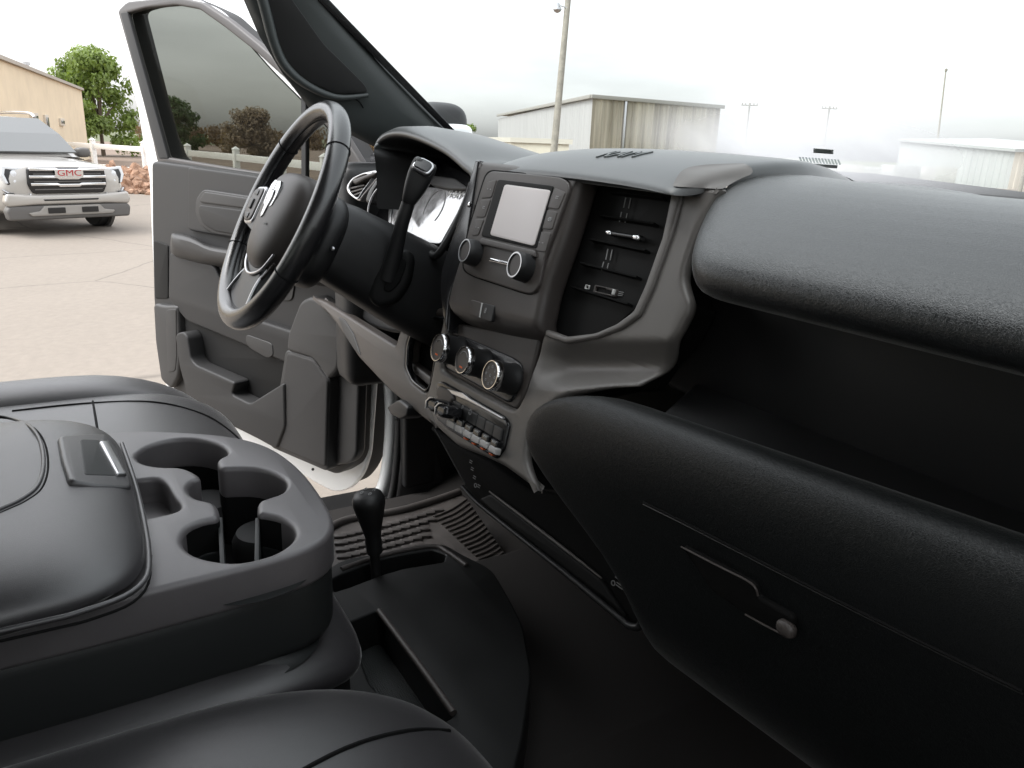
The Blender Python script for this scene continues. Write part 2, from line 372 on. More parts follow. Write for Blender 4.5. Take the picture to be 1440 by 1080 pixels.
def tree(label, base, h, w, m, seed, n=46, per=130, size=.2, trunk=.3, group=None, dome=.9):
    rng = random.Random(seed); t = tag(empty('tree', base), label, 'tree', group)
    cl = []
    for i in range(n):
        f = rng.random(); zz = trunk * h + (h * (1 - trunk)) * f
        rad = w / 2 * (1 - abs(f - .32) ** 1.6 * dome * 1.15) * rng.uniform(.35, .92)
        a = rng.uniform(0, 2 * pi); cl.append((V((cos(a) * rad, sin(a) * rad, zz - .06 * h)), w * rng.uniform(.10, .17)))
    cl += [(V((0, 0, h * .93)), w * .1), (V((.1 * w, 0, h * .86)), w * .13), (V((-.12 * w, .05, h * .8)), w * .14)]
    vs, fs = leaves(cl, per, size, rng); mesh('crown', vs, fs, m, t, None)
    segs = [tube('x', [(0, 0, 0), (.02 * w, 0, h * .25), (-.02 * w, .03, h * .5), (0, 0, h * .8)], [.05 * h ** .9 * .5, .03 * h ** .9 * .6, .02 * h ** .9 * .5, .01], 'bark', seg=8)]
    for c, r in cl[:14]: segs.append(tube('x', [(0, 0, h * .22), (c.x * .4, c.y * .4, h * .25 + (c.z - h * .25) * .55), tuple(c)], [.014 * h, .008 * h, .004 * h], 'bark', seg=6))
    join('trunk', segs, t); return t
q = ground(138, 150, 46); tree('tall bright green tree behind the tan building', q, 6.25, 5.6, M['leaf'], 3, 60, 190, .24, .12)
q = ground(246, 180, 70); tree('dark round tree seen through the tinted door glass by its rear edge', q, 4.4, 5.2, M['leafdark'], 5, 40, 110, .3, .1)
q = ground(222, 165, 62); tree('dark narrow tree cut by the rear frame of the tinted door glass', q, 4.9, 2.6, M['leafdark'], 15, 26, 100, .26, .1)
q = ground(352, 180, 60); tree('brownish domed tree behind the white fence in the middle of the door glass', q, 3.5, 4.7, M['leafpale'], 8, 60, 130, .22, .08)
q = ground(657, 190, 60); tree('small green treetop beside the outside mirror', q, 3.0, 2.6, M['leaf'], 11, 22, 90, .24, .1)
# distant wood behind the fence: one mass
rng = random.Random(4); cl = []
for i in range(150):
    x = rng.uniform(195, 560); dd = rng.uniform(95, 125); b = ground(x, 190, dd); cl.append((V((b.x, b.y, rng.uniform(.2, 1.9))), rng.uniform(.8, 1.5)))
vs, fs = leaves(cl, 70, .5, rng)
tag(mesh('treeline', vs, fs, 'leafdry', None, None), 'low distant treeline on the horizon behind the white fence', 'trees', kind='stuff')

# ---- rubble bank by the fence
rng = random.Random(9); bm = bmesh.new()
for i in range(2600):
    u = rng.random(); y = 2.9 - 9 * u; x0 = -22.6 + .25 * (1 - u) - (1.3 if u > .5 else 0) * 0
    dx = abs(rng.gauss(0, .55)); hgt = max(0, .62 - dx * .55) * rng.random() ** .4
    s = rng.uniform(.05, .16); mt = Matrix.Translation((x0 + (dx if rng.random() < .75 else -dx), y, hgt)) @ Matrix.Rotation(rng.uniform(0, 6), 4, V((rng.random(), rng.random(), rng.random() + .1)).normalized()) @ Matrix.Diagonal((s * 1.5, s, s * .7, 1))
    bmesh.ops.create_icosphere(bm, subdivisions=1, radius=1, matrix=mt)
me = bpy.data.meshes.new('rubble'); bm.to_mesh(me); bm.free()
tag(link('rubble', me, mat('broken brick', (.30, .185, .125), .95, var=.5, vscale=5), None, None), 'bank of broken brown rubble in front of the white fence', 'rubble', kind='stuff')

# ---- white fence
M['vinyl'] = mat('white vinyl', (.82, .81, .78), .5)
fp = [ground(60, 180, 25.5), ground(128, 182, 23.6), ground(200, 184, 21.5), ground(262, 187, 19.8), ground(330, 190, 17.6), ground(395, 193, 15.6), ground(455, 195, 13.8), ground(515, 198, 12.0)]
fe = tag(empty('rail_fence', fp[0]), 'white two-rail fence running along the edge of the lot', 'fence')
for i, p in enumerate(fp):
    d = (fp[min(i + 1, 7)] - fp[max(i - 1, 0)]); a = math.atan2(d.y, d.x); lp = p - fp[0]
    mt = Matrix.Translation(lp) @ Matrix.Rotation(a, 4, 'Z')
    o1 = rbox('x', (-.065, -.065, 0), (.065, .065, 1.2), .008, 'vinyl', mtx=mt)
    o2 = mesh('x', [mt @ V(v) for v in ((-.08, -.08, 1.2), (.08, -.08, 1.2), (.08, .08, 1.2), (-.08, .08, 1.2), (0, 0, 1.27))], [(3, 2, 1, 0), (0, 1, 4), (1, 2, 4), (2, 3, 4), (3, 0, 4)], 'vinyl')
    join('post', [o1, o2], fe)
for i in range(7):
    a, b = fp[i] - fp[0], fp[i + 1] - fp[0]; d = b - a
    for z in (.42, 1.02):
        rbox('rail', (.066, -.025, z - .075), (d.length - .066, .025, z + .075), .005, 'vinyl', fe, mtx=Matrix.Translation(a) @ Matrix.Rotation(math.atan2(d.y, d.x), 4, 'Z'))

# ---- buildings
def ribmat(name, c, scale=6, var=.3, streak=None):
    m = mat(name, c, .55); t = m.node_tree; b = t.nodes['Principled BSDF']; co = t.nodes.new('ShaderNodeTexCoord')
    w = t.nodes.new('ShaderNodeMapping'); w.inputs['Scale'].default_value = (1, 1, .06) if True else (1, 1, 1)
    n = t.nodes.new('ShaderNodeTexNoise'); n.inputs['Scale'].default_value = scale * .12; n.inputs['Detail'].default_value = 6; n.inputs['Roughness'].default_value = .6
    r = t.nodes.new('ShaderNodeValToRGB'); r.color_ramp.elements[0].position = .36; r.color_ramp.elements[1].position = .62
    s = streak or tuple(x * (1 - var) for x in c)
    r.color_ramp.elements[0].color = (*s, 1); r.color_ramp.elements[1].color = (*c, 1)
    t.links.new(co.outputs['Object'], w.inputs[0]); t.links.new(w.outputs[0], n.inputs['Vector']); t.links.new(n.outputs['Fac'], r.inputs[0]); t.links.new(r.outputs[0], b.inputs['Base Color'])
    return m
def wallribs(p0, p1, z0, z1, step, m, name, parent, depth=.04, origin=V((0, 0, 0))):
    """ribbed sheet-metal wall between two ground points"""
    a, b = V((p0.x, p0.y, 0)) - origin, V((p1.x, p1.y, 0)) - origin; d = (b - a); n = int(d.length / step); u = d.normalized(); s = V((u.y, -u.x, 0))
    if s.dot(CAM - origin - (a + b) / 2) < 0: s = -s
    pr = []
    for i in range(n):
        q0 = a + d * (i / n)
        for f, e in ((0, 0), (.55, 0), (.65, depth), (.9, depth)): pr.append(q0 + d * (f / n) + s * e)
    pr.append(b)
    z1 = z1 if isinstance(z1, tuple) else (z1, z1)
    return loft(name, [[p + V((0, 0, z0)) for p in pr], [p + V((0, 0, z1[0] + (z1[1] - z1[0]) * ((p - a).dot(u) / d.length))) for p in pr]], m, parent, False, False, 20)
def block(name, pts, z0, z1, m, parent, b=0):
    n = len(pts); vs = [V((p.x, p.y, z0)) for p in pts] + [V((p.x, p.y, z1)) for p in pts]
    fs = [tuple(range(n))[::-1], tuple(range(n, 2 * n))] + [(i, (i + 1) % n, n + (i + 1) % n, n + i) for i in range(n)]
    o = mesh(name, vs, fs, m, parent, None)
    bm = bmesh.new(); bm.from_mesh(o.data); bmesh.ops.recalc_face_normals(bm, faces=bm.faces); bm.to_mesh(o.data); bm.free(); return o
# tan building left
A = ground(121, 182, 40); B = ground(-10, 178, 21.5); n = V((B - A).normalized()); s = V((n.y, -n.x, 0)); s = s if s.dot(V((0, 0, 0)) - A) < 0 else -s
tb = tag(empty('building', A), 'tan stucco building with small windows and a sloping parapet, left of the green tree', 'building')
far = [A, B + n * 8, B + n * 8 + s * 14, A + s * 14]; far = [p - A for p in far]
block('wall', far, 0, 3.38, mat('tan stucco', (.74, .62, .45), .9, var=.08, vscale=1), tb)
cp = [p + (V((0, 0, 0)) - s * .12 if i < 2 else s * .12) for i, p in enumerate(far)]
block('parapet', cp, 3.383, 3.5, mat('grey coping', (.42, .38, .33), .7), tb)
M['winglass'] = mat('dark window glass', (.16, .16, .16), .1, spec=.8); M['winframe'] = mat('window frame', (.60, .54, .45), .6)
dirn = (B - A).normalized(); ang = math.atan2(dirn.y, dirn.x)
for x0, x1, y0, y1 in ((41, 52, 158, 174), (60, 68, 161, 185), (82, 89, 166, 177)):
    c0 = on(x1, y1, -s, A) - A; c1 = on(x0, y0, -s, A) - A
    l0 = c0.dot(dirn); l1 = c1.dot(dirn); mt = Matrix.Translation(-s * .03) @ Matrix.Rotation(ang, 4, 'Z'); zz0, zz1 = sorted((c0.z, c1.z))
    wf = rbox('window', (l0, -.05, zz0), (l1, .05, zz1), .01, 'winframe', tb, mtx=mt)
    rbox('pane', (l0 + .09, -.06, zz0 + .09), (l1 - .09, .06, zz1 - .09), .004, 'winglass', wf, mtx=mt)
for xx, hh in ((38, .45), (85, .5), (72, .28)):
    c = on(xx, 120, -s, A) - A; l = c.dot(dirn); lathe('vent_pipe', [(.11, 0), (.11, hh), (.17, hh), (.17, hh + .12)], dirn * l + s * 1.2 + V((0, 0, 3.5)), (0, 0, 1), 'satin', tb, 16)
# warehouse
C0 = ground(829, 208, 60); C1 = ground(1006, 216, 66.5); C2 = ground(700, 204, 105)
wh = tag(empty('warehouse', C0), 'large metal warehouse with rust-streaked tan front and pale long side, behind the light pole', 'warehouse')
wallribs(C0, C1, 0, (5.26, 5.32), .5, ribmat('streaked tan cladding', (.46, .42, .33), 9, streak=(.20, .175, .125)), 'wall', wh, .07, C0)
wallribs(C0, C2, 0, (5.26, 4.95), .8, ribmat('pale cladding', (.42, .42, .41), 6, .08), 'wall', wh, .03, C0)
dC = (C2 - C0) + (C1 - C0)
o = block('roof', [V((0, 0, 0)), C1 - C0, dC, C2 - C0], 5.33, 5.5, mat('roof metal', (.45, .45, .44), .5), wh)
u1 = (C1 - C0).normalized(); u2 = (C2 - C0).normalized()
for nm, a, b in (('gutter', -u2 * .2 - u1 * .2, C1 - C0 - u2 * .2 + u1 * .3), ('gutter', -u1 * .2 - u2 * .1, C2 - C0 - u1 * .2)):
    d = b - a; rbox(nm, (0, -.1, 5.22), (d.length, .1, 5.5), .01, mat('gutter metal', (.30, .29, .26), .5), wh, mtx=Matrix.Translation(a) @ Matrix.Rotation(math.atan2(d.y, d.x), 4, 'Z'))
pd = C0.lerp(C1, .235) - C0; rbox('downpipe', (-.1, -.1, 0), (.1, .1, 5.2), .01, 'satin', wh, mtx=Matrix.Translation(pd - u2 * .12))
# low cream building
D0 = ground(718, 205, 46); D1 = ground(800, 207, 44); D2 = ground(664, 203, 52); dD = D1 + (D2 - D0)
lb = tag(empty('building', D0), 'low cream building with a flat overhanging roof at the foot of the light pole', 'building')
block('wall', [V((0, 0, 0)), D1 - D0, dD - D0, D2 - D0], 0, 1.72, mat('cream wall', (.60, .57, .47), .8, var=.06), lb)
cc = (D1 + D2) / 2 - D0
block('roof', [p + (p - cc) * .06 for p in (V((0, 0, 0)), D1 - D0, dD - D0, D2 - D0)], 1.723, 2.0, mat('roof edge', (.52, .50, .43), .6), lb)
# far right shed
E0 = ground(1424, 232, 52); E1 = ground(1262, 227, 64); eu = (E1 - E0).normalized(); es = V((-eu.y, eu.x, 0)); es = es if es.dot(E0 - CAM) > 0 else -es
sh = tag(empty('shed', E0), 'long pale grey shed at the far right of the windshield view', 'shed')
wallribs(E0, E1, 0, (2.42, 3.1), .6, ribmat('pale shed cladding', (.40, .41, .39), 6, .12), 'wall', sh, .05, E0)
d = E1 - E0; vs = [V((0, 0, 2.45)) - es * .3 - eu * .3, d + V((0, 0, 3.13)) - es * .3, d + es * 8 + V((0, 0, 3.5)), es * 8 + V((0, 0, 2.8)) - eu * .3]
o = mesh('roof', vs + [v + V((0, 0, .16)) for v in vs], [(3, 2, 1, 0), (4, 5, 6, 7), (0, 1, 5, 4), (1, 2, 6, 5), (2, 3, 7, 6), (3, 0, 4, 7)], mat('shed roof', (.33, .34, .32), .5), sh, None)
wallribs(E0, E0 + es * 8, 0, (2.42, 2.8), .6, M['winframe'], 'wall', sh, .05, E0)
# row of low panels across the lot
G0 = ground(1030, 219, 58); G1 = ground(1330, 229, 52)
pf = tag(empty('panel_fence', G0), 'low fence of faded mismatched metal panels across the far lot', 'fence'); rng = random.Random(2)
d = G1 - G0; a = math.atan2(d.y, d.x); x = 0
while x < d.length:
    w = rng.uniform(.7, 1.9); hh = rng.uniform(1.05, 1.3); g = rng.uniform(.2, .5)
    rbox('panel', (x, -.04, 0), (x + w - .03, .04, hh), .01, mat('faded panel', (g, g * rng.uniform(.93, 1), g * rng.uniform(.82, .96)), .7, var=.2, vscale=2), pf, mtx=Matrix.Rotation(a, 4, 'Z'))
    x += w
# poles
M['polewood'] = mat('weathered pole', (.27, .25, .21), .85, var=.25, vscale=4)
pb = ground(777, 207, 30); pole = tag(empty('light_pole', pb), 'tall leaning wooden pole with a yard light near its top', 'pole')
top = at(803, -45, 30.5) - pb
tube('shaft', [(0, 0, 0), tuple(top * .5), tuple(top)], [.155, .13, .11], 'polewood', pole, 14)
hp = at(798.5, 12, 30.4) - pb; lp = at(784, 9, 30.4) - pb
tube('arm', [hp, hp.lerp(lp, .5) + V((0, 0, .04)), lp + V((0, 0, .05))], .022, 'satin', pole, 8)
lathe('lamp', [(.03, .14), (.09, .1), (.10, 0), (.16, -.06), (.17, -.12), (.11, -.2), (.02, -.24)], lp, (0, 0, 1), 'satin', pole, 16)
def upole(label, x, y, dep, h, w):
    b = ground(x, 215, dep); p = tag(empty('utility_pole', b), label, 'utility pole', 'utility poles beyond the lot')
    tube('shaft', [(0, 0, 0), (0, 0, h)], .14, 'polewood', p, 8, smo=False)
    side = _r0
    tube('crossarm', [V((0, 0, h - .35)) - side * w, V((0, 0, h - .35)) + side * w], .09, 'polewood', p, 6, smo=False)
    for k in (-.9, -.5, .5, .9): lathe('insulator', [(.05, 0), (.09, .1), (.05, .28)], V((0, 0, h - .28)) + side * w * k, (0, 0, 1), 'polewood', p, 8)
upole('cross-arm utility pole just right of the warehouse roof', 1046, 150, 120, 9.2, 1.25)
upole('cross-arm utility pole standing alone, right of the other one', 1157, 153, 125, 9.5, 1.25)
mb = ground(1316, 228, 120); ms = tag(empty('mast', mb), 'thin lone radio mast rising over the grey shed', 'mast')
mt_ = at(1330, 101, 120) - mb; tube('shaft', [(0, 0, 0), tuple(mt_)], [.16, .10], 'polewood', ms, 8, smo=False)
lathe('beacon', [(.06, 0), (.2, .1), (.2, .4), (.06, .5)], mt_, (0, 0, 1), 'polewood', ms, 10)
fb = ground(1442, 232, 34); fl = tag(empty('post', fb), 'dark post at the far right edge beyond the windshield', 'post')
tube('shaft', [(0, 0, 0), (.05, 0, 2.55)], .09, 'polewood', fl, 10, smo=False); lathe('cap', [(.11, 0), (.11, .08), (.04, .12)], (.05, 0, 2.55), (0, 0, 1), 'polewood', fl, 12)

# =================================================================== SUV
M['suv'] = mat('champagne paint', (.38, .362, .335), .32, metal=.3, coat=.8)
M['suvtrim'] = mat('lower grey trim', (.24, .225, .205), .45)
M['suvdark'] = mat('grey cladding', (.10, .095, .09), .55); M['suvglass'] = mat('suv glass', (.12, .125, .125), .08, spec=.5)
M['lampglass'] = mat('headlamp glass', (.62, .64, .66), .08, spec=1); M['tyre'] = mat('tyre', (.02, .02, .02), .8)
sg = on(104, 330, (0, 0, 1), (0, 0, 0)); SUVROT = R(24)
sv = tag(empty('suv', (sg.x - .1, sg.y, 0), SUVROT), 'champagne suv with a chrome barred grille parked facing the truck', 'suv')
def sect(x, w, z0, z1, n=28, e=4.0):
    r = []
    for k in range(n):
        q = 2 * pi * k / n; c, s_ = cos(q), sin(q)
        r.append(V((x, w * math.copysign(abs(c) ** (2 / e), c), (z0 + z1) / 2 + (z1 - z0) / 2 * math.copysign(abs(s_) ** (2 / e), s_))))
    return r
secs = [(.02, .62, .45, .86), (0, .78, .34, .98), (-.06, .84, .28, 1.0), (-.2, .89, .24, 1.015), (-.5, .925, .24, 1.04), (-1.0, .93, .24, 1.075), (-1.4, .925, .24, 1.09), (-3.2, .925, .24, 1.10), (-4.3, .90, .26, 1.10), (-4.55, .82, .34, 1.06), (-4.6, .7, .45, .95)]
loft('body', [sect(*s_) for s_ in secs], 'suv', sv, True, True, 60)
cab = [(-1.15, .80, 1.03, 1.08), (-1.55, .83, 1.02, 1.30), (-1.95, .80, 1.02, 1.55), (-2.15, .76, 1.02, 1.63), (-2.6, .745, 1.02, 1.675), (-3.6, .73, 1.02, 1.66), (-4.1, .72, 1.02, 1.60), (-4.45, .70, 1.02, 1.20)]
loft('cabin', [[V((x, w * f * (1 if zf < .5 else 1 - .17 * (z1 - 1.02) / .66), z0 + (z1 - z0) * zf)) for f, zf in ((-1.06, 0), (-1.05, .25), (-1, .6), (-.93, .9), (-.8, .985), (0, 1.0), (.8, .985), (.93, .9), (1, .6), (1.05, .25), (1.06, 0))] for x, w, z0, z1 in cab], 'suv', sv, False, False, 60)
ws = [V((-1.2, -.74, 1.105)), V((-1.2, .74, 1.105)), V((-1.62, .70, 1.375)), V((-2.06, .60, 1.605)), V((-2.06, -.60, 1.605)), V((-1.62, -.70, 1.375))]
nrm = V((.5, 0, .86))
mesh('windshield', [v + nrm * .055 for v in ws] + [v + nrm * .03 for v in ws], [(0, 1, 2, 5), (5, 2, 3, 4)] + [(i, 6 + i, 6 + (i + 1) % 6, (i + 1) % 6) for i in range(6)], 'suvglass', sv, None)
for sgn in (-1, 1):
    for x0, x1, x2, x3 in ((-1.75, -2.75, -2.75, -2.2), (-2.82, -3.7, -3.65, -2.82)):
        pts = [V((x0, sgn * .885, 1.10)), V((x1, sgn * .885, 1.10)), V((x2, sgn * .715, 1.56)), V((x3, sgn * .715, 1.56))]
        mesh('window', pts + [p - V((0, sgn * .03, .005)) for p in pts], [(0, 1, 2, 3), (0, 4, 5, 1), (1, 5, 6, 2), (2, 6, 7, 3), (3, 7, 4, 0)], 'suvglass', sv, None)
    tube('roof_rail', [(-2.15, sgn * .60, 1.67), (-2.4, sgn * .60, 1.735), (-3.6, sgn * .60, 1.725), (-3.9, sgn * .59, 1.64)], .022, 'chrome', sv, 8)
    mi_ = pillow('mirror', (-1.62, sgn * 1.00 - .11, 1.06), (-1.42, sgn * 1.00 + .11, 1.22), 3.5, 3, 'suvdark', sv, 24, 12)
    # lamps
    hl = slab2('headlight', [rnd([(.50 * sgn, .70), (.80 * sgn, .72), (.86 * sgn, .90), (.82 * sgn, .985), (.60 * sgn, .94), (.54 * sgn, .82)], .03)], frame((1, 0, .1), (0, 0, 0)), .1, .02, 'bezelblack', sv, .075)
    for z in (.78, .88): lathe('lens', [(.05, 0), (.045, .02), (.01, .03)], (-.02 - .0 * z, .70 * sgn, z), (1, 0, .1), 'lampglass', hl, 16)
    slab2('light_strip', [rnd([(.57 * sgn, .955), (.84 * sgn, .985), (.87 * sgn, .86), (.82 * sgn, .74), (.79 * sgn, .74), (.825 * sgn, .86), (.80 * sgn, .94), (.585 * sgn, .915)], .01)], frame((1, 0, .1), (0, 0, 0)), .1, .008, 'lampglass', hl, .082)
    slab2('fog_bezel', [rnd([(.66 * sgn, .46), (.86 * sgn, .50), (.87 * sgn, .62), (.74 * sgn, .62)], .03)], frame((1, 0, 0), (0, 0, 0)), .1, .02, 'bezelblack', sv, .04)
    tube('chrome_trim', [(.05, .53 * sgn, .60), (.03, .62 * sgn, .52), (0, .78 * sgn, .60), (-.05, .86 * sgn, .66)], .014, 'satin', sv, 8)
FR = frame((1, 0, 0), (0, 0, 0))
slab2('grille', [rnd([(-.50, .60), (.50, .60), (.56, .72), (.54, .965), (-.54, .965), (-.56, .72)], .04)], FR, .08, .015, 'bezelblack', sv, .055)
for z, hw, th in ((.925, .53, .024), (.82, .54, .022), (.715, .53, .022)):
    slab2('grille_bar', [rnd([(-hw, z - th + .02), (-.17, z - th + .02), (-.14, z - th), (.14, z - th), (.17, z - th + .02), (hw, z - th + .02), (hw, z + th + .015), (.17, z + th + .015), (.14, z + th), (-.14, z + th), (-.17, z + th + .015), (-hw, z + th + .015)], .01)], FR, .04, .008, 'chrome', sv, .085)
for z in (.875, .77, .66):
    slab2('grille_mesh', [[(-.48, z - .008), (.48, z - .008), (.48, z + .008), (-.48, z + .008)]], FR, .02, .003, 'suvdark', sv, .065)
bd = slab2('badge', [rnd([(-.20, .835), (.20, .835), (.20, .945), (-.20, .945)], .012)], FR, .03, .006, 'chrome', sv, .108)
text('lettering', 'GMC', FR @ Matrix.Translation((0, .89, .1085)), .125, 'red', bd, .003, 1.25)
slab2('bumper', [rnd([(-.86, .43), (-.5, .45), (.5, .45), (.86, .43), (.90, .50), (.86, .61), (.50, .585), (-.50, .585), (-.86, .61), (-.90, .50)], .03)], FR, .14, .03, 'suv', sv, .085)
slab2('bumper_skirt', [rnd([(-.86, .235), (.86, .235), (.89, .38), (.84, .44), (-.84, .44), (-.89, .38)], .04)], FR, .16, .03, 'suvdark', sv, .075)
slab2('skid_plate', [rnd([(-.58, .29), (.58, .29), (.62, .34), (.46, .36), (.40, .43), (-.40, .43), (-.46, .36), (-.62, .34)], .02)], FR, .05, .012, 'suvtrim', sv, .10)
slab2('air_slot', [rnd([(-.38, .50), (.38, .50), (.40, .525), (-.40, .525)], .008)], FR, .04, .004, 'bezelblack', sv, .090)
for s_ in (-1, 1):
    slab2('air_intake', [rnd([(.12 * s_, .325), (.36 * s_, .325), (.36 * s_, .405), (.12 * s_, .405)], .01)], FR, .03, .004, 'bezelblack', sv, .112)
for x in (-.92, -3.62):
    for s_ in (-1, 1):
        lathe('wheel_arch', [(.44, 0), (.44, .05), (.36, .05)], (x, s_ * .88, .38), (0, s_, 0), 'suvdark', sv, 32)
        w = lathe('wheel', [(.2, .02), (.24, .02), (.35, .01), (.365, .03), (.365, .2), (.35, .225), (.25, .215), (.24, .19)], (x, s_ * .73, .365), (0, s_, 0), 'tyre', sv, 36)
        lathe('rim', [(.24, .185), (.22, .17), (.20, .165), (.06, .2), (.03, .21)], (x, s_ * .73, .365), (0, s_, 0), 'satin', w, 30)
        join('spokes', [rbox('x', (-.025, .06, .195), (.025, .225, .215), .006, 'satin', None, 2, frame((0, s_, 0), (x, s_ * .73, .365)) @ Matrix.Rotation(2 * pi * k / 5, 4, 'Z')) for k in range(5)], w)

# =================================================================== PICKUP TRUCK (camera stands in its passenger door)
TR = tag(empty('pickup_truck'), 'white pickup truck with a black interior and its far front door standing open', 'truck')
# ---- shell
body = empty('cab_body', parent=TR)
fx = [-.86, -.82, -.80, -.48, -.32, -.22, .22, .32, .48, .80, .82, .86]; fz = [.66, .665, .685, .705, .77, .83, .83, .77, .705, .685, .665, .66]
rings = []
for y, up in ((-1.5, .12), (-.6, .12), (-.5, 0), (.72, 0), (.80, .04), (.95, .35), (.96, .58)):
    rings.append([V((x, y, z + up)) for x, z in zip(fx, fz)])
loft('floor_carpet', rings, 'carpet', body, smooth=30)
rbox('quarter_panel', (-.93, -1.55, .66), (-.84, -.45, 1.43), .02, 'white', body)
rbox('quarter_panel', (.84, -1.55, .66), (.93, -.45, 1.43), .02, 'white', body)
rbox('bulkhead', (-.84, -1.62, .66), (.84, -1.553, 1.45), .02, 'plastic', body)
for s in (-1, 1):
    rbox('door_pillar', (s * .865 - .06, -.56, .70), (s * .865 + .055, -.44, 1.98), .02, 'doorhi', body)
    rbox('corner_pillar', (s * .80 - .06, -1.66, 1.40), (s * .80 + .06, -1.45, 1.98), .02, 'doorhi', body)
    rbox('sill', (s * .90 - .05, -.45, .56), (s * .90 + .05, .62, .635), .02, 'white', body)
    rbox('sill_plate', (s * .865 - .05, -.43, .637), (s * .865 + .05, .66, .668), .008, 'plastic', body)
for s in (-1, 1): rbox('window', (s * .87 - .003, -1.45, 1.42), (s * .87 + .003, -.55, 1.96), .001, 'glassdoor', body)  # unseen rear windows, tinted glass added to cut light into the cab
rbox('window', (-.74, -1.60, 1.44), (.74, -1.594, 1.96), .001, 'glassdoor', body)
roof = rbox('roof', (-.80, -1.66, 1.985), (.80, .10, 2.05), .03, 'white', TR)
rbox('headliner', (-.78, -1.6, 1.955), (.78, .13, 1.983), .012, 'headliner', roof)
rbox('header', (-.74, .10, 1.95), (.74, .19, 2.0), .015, 'headliner', roof)
hood = loft('hood', [[V((x, y, z - .05 * abs(x) ** 2)) for x in (-.95, -.9, -.5, -.35, 0, .35, .5, .9, .95)] for y, z in ((.98, 1.40), (1.3, 1.41), (2.0, 1.40), (2.3, 1.36), (2.36, 1.2))], 'white', TR)
rbox('fender', (-.98, .80, .80), (-.90, 2.35, 1.30), .04, 'white', TR); rbox('fender', (.90, .80, .80), (.98, 2.35, 1.30), .04, 'white', TR)
rbox('firewall', (-.88, .965, .7), (.88, 1.0, 1.42), .01, 'plastic', TR)
# ---- door opening at the far side: painted jamb, seal, kick panel
XJ = -.85
def onx(x, y, v): return on(x, y, (1, 0, 0), (v, 0, 0))
tube('jamb', [onx(x, y, XJ - .02) for x, y in ((540, 470), (547, 520), (551, 580), (548, 640), (541, 680), (530, 702), (512, 726), (496, 752))], .018, 'jamb', body, 10, up=(1, 0, 0))
tube('door_seal', [onx(x, y, XJ + .012) for x, y in ((549, 450), (558, 520), (561, 590), (558, 650), (552, 692), (543, 716), (528, 745))], .0095, 'rubber', body, 10)
slab('kick_panel', [(556, 500), (580, 500), (600, 560), (620, 640), (640, 740), (560, 742), (548, 730), (558, 690), (564, 640), (566, 590), (564, 540)], (1, -.25, 0), (-.82, .66, 1), .04, 'doordark', body, b=.012, r=12)
for px in ([(482, 735), (560, 712)], [(480, 742), (566, 718)]):
    pass
# ---- windshield pillar with grab handle
st = [((262, -150), (330, -125)), ((345, 0), (455, 0)), ((368, 52), (500, 48)), ((400, 103), (545, 98)), ((448, 165), (592, 146)), ((524, 204), (640, 193)), ((575, 222), (700, 250))]
rings = []
for (a, b) in st:
    Rr = onx(a[0], a[1], -.81); F_ = onx(b[0], b[1], -.765)
    d = (F_ - Rr); o = V((-.09, .02, .02))
    rings.append([Rr + o * .8, Rr + o * .35 - d * .03, Rr - d * .02, Rr + d * .06 + V((.012, 0, .0)), Rr + d * .3 + V((.02, 0, 0)), Rr + d * .7 + V((.018, 0, 0)), F_ - d * .06 + V((.01, 0, 0)), F_, F_ + V((-.02, .012, .01)), F_ + o])
pil = loft('windshield_pillar', rings, 'pillar', TR, True, True, 50)
pn = (rings[4][5] - rings[2][4]).cross(rings[2][5] - rings[2][4]).normalized(); pn = pn if pn.x > 0 else -pn
pp_ = rings[3][4]
slab('handle_shade', [(372, -10), (392, 55), (404, 86), (430, 112), (472, 132), (519, 131), (512, 118), (455, 62), (404, -10)], pn, pp_, .008, 'plastic', pil, b=.001, d=.006, r=10)  # raised dark slab stands for the shaded hollow behind the handle
tube('grab_handle', [on(x, y, pn, pp_ + pn * .012) for x, y in ((352, -60), (372, 10), (386, 62), (402, 94), (432, 120), (474, 137), (518, 134))], [.010, .010, .009, .007, .004], 'pillar', pil, 10)
tube('panel_gap', [on(x, y, pn, pp_ + pn * .0035) for x, y in ((498, 138), (506, 144), (511, 152))], .0012, 'void', pil, 6)
slab('glass_edge', [(447, 0), (455, -8), (648, 192), (640, 196)], pn, pp_, .01, 'bezelblack', pil, b=.001, d=-.004, r=0)
# right pillar (beside the camera, out of frame)
tube('windshield_pillar', [(.765, .80, 1.52), (.75, .5, 1.75), (.73, .15, 1.97)], .04, 'pillar', TR, 12)
# ---- windshield
def wsz(y): return 1.54 + (.78 - y) * .74
gl = []
for i in range(13):
    f = -1 + i / 6; x = .79 * f; bow = .09 * (1 - f * f)
    gl.append([V((x * (1 - .05 * k / 8), y + bow, wsz(y))) for k in range(9) for y in [.93 - .80 * k / 8]])
wm = glassmat('windshield glass', (.83, .865, .86), 1.5, .5)
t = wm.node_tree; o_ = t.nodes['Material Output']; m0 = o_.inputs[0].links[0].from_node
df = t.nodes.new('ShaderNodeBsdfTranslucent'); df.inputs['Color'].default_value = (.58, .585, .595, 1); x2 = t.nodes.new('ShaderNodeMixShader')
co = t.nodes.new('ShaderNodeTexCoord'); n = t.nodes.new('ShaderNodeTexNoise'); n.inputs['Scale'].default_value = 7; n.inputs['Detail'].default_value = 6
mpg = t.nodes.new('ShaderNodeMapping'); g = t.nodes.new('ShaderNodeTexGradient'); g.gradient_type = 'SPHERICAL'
GLARE = on(1120, 205, (0, .595, .80), (0, .87, 1.54)); FS = (2.5, 6.0, 9.5)  # white glare reflected in the glass, painted as a translucent patch
mpg.inputs['Scale'].default_value = FS; mpg.inputs['Location'].default_value = tuple(-GLARE[i] * FS[i] for i in range(3))
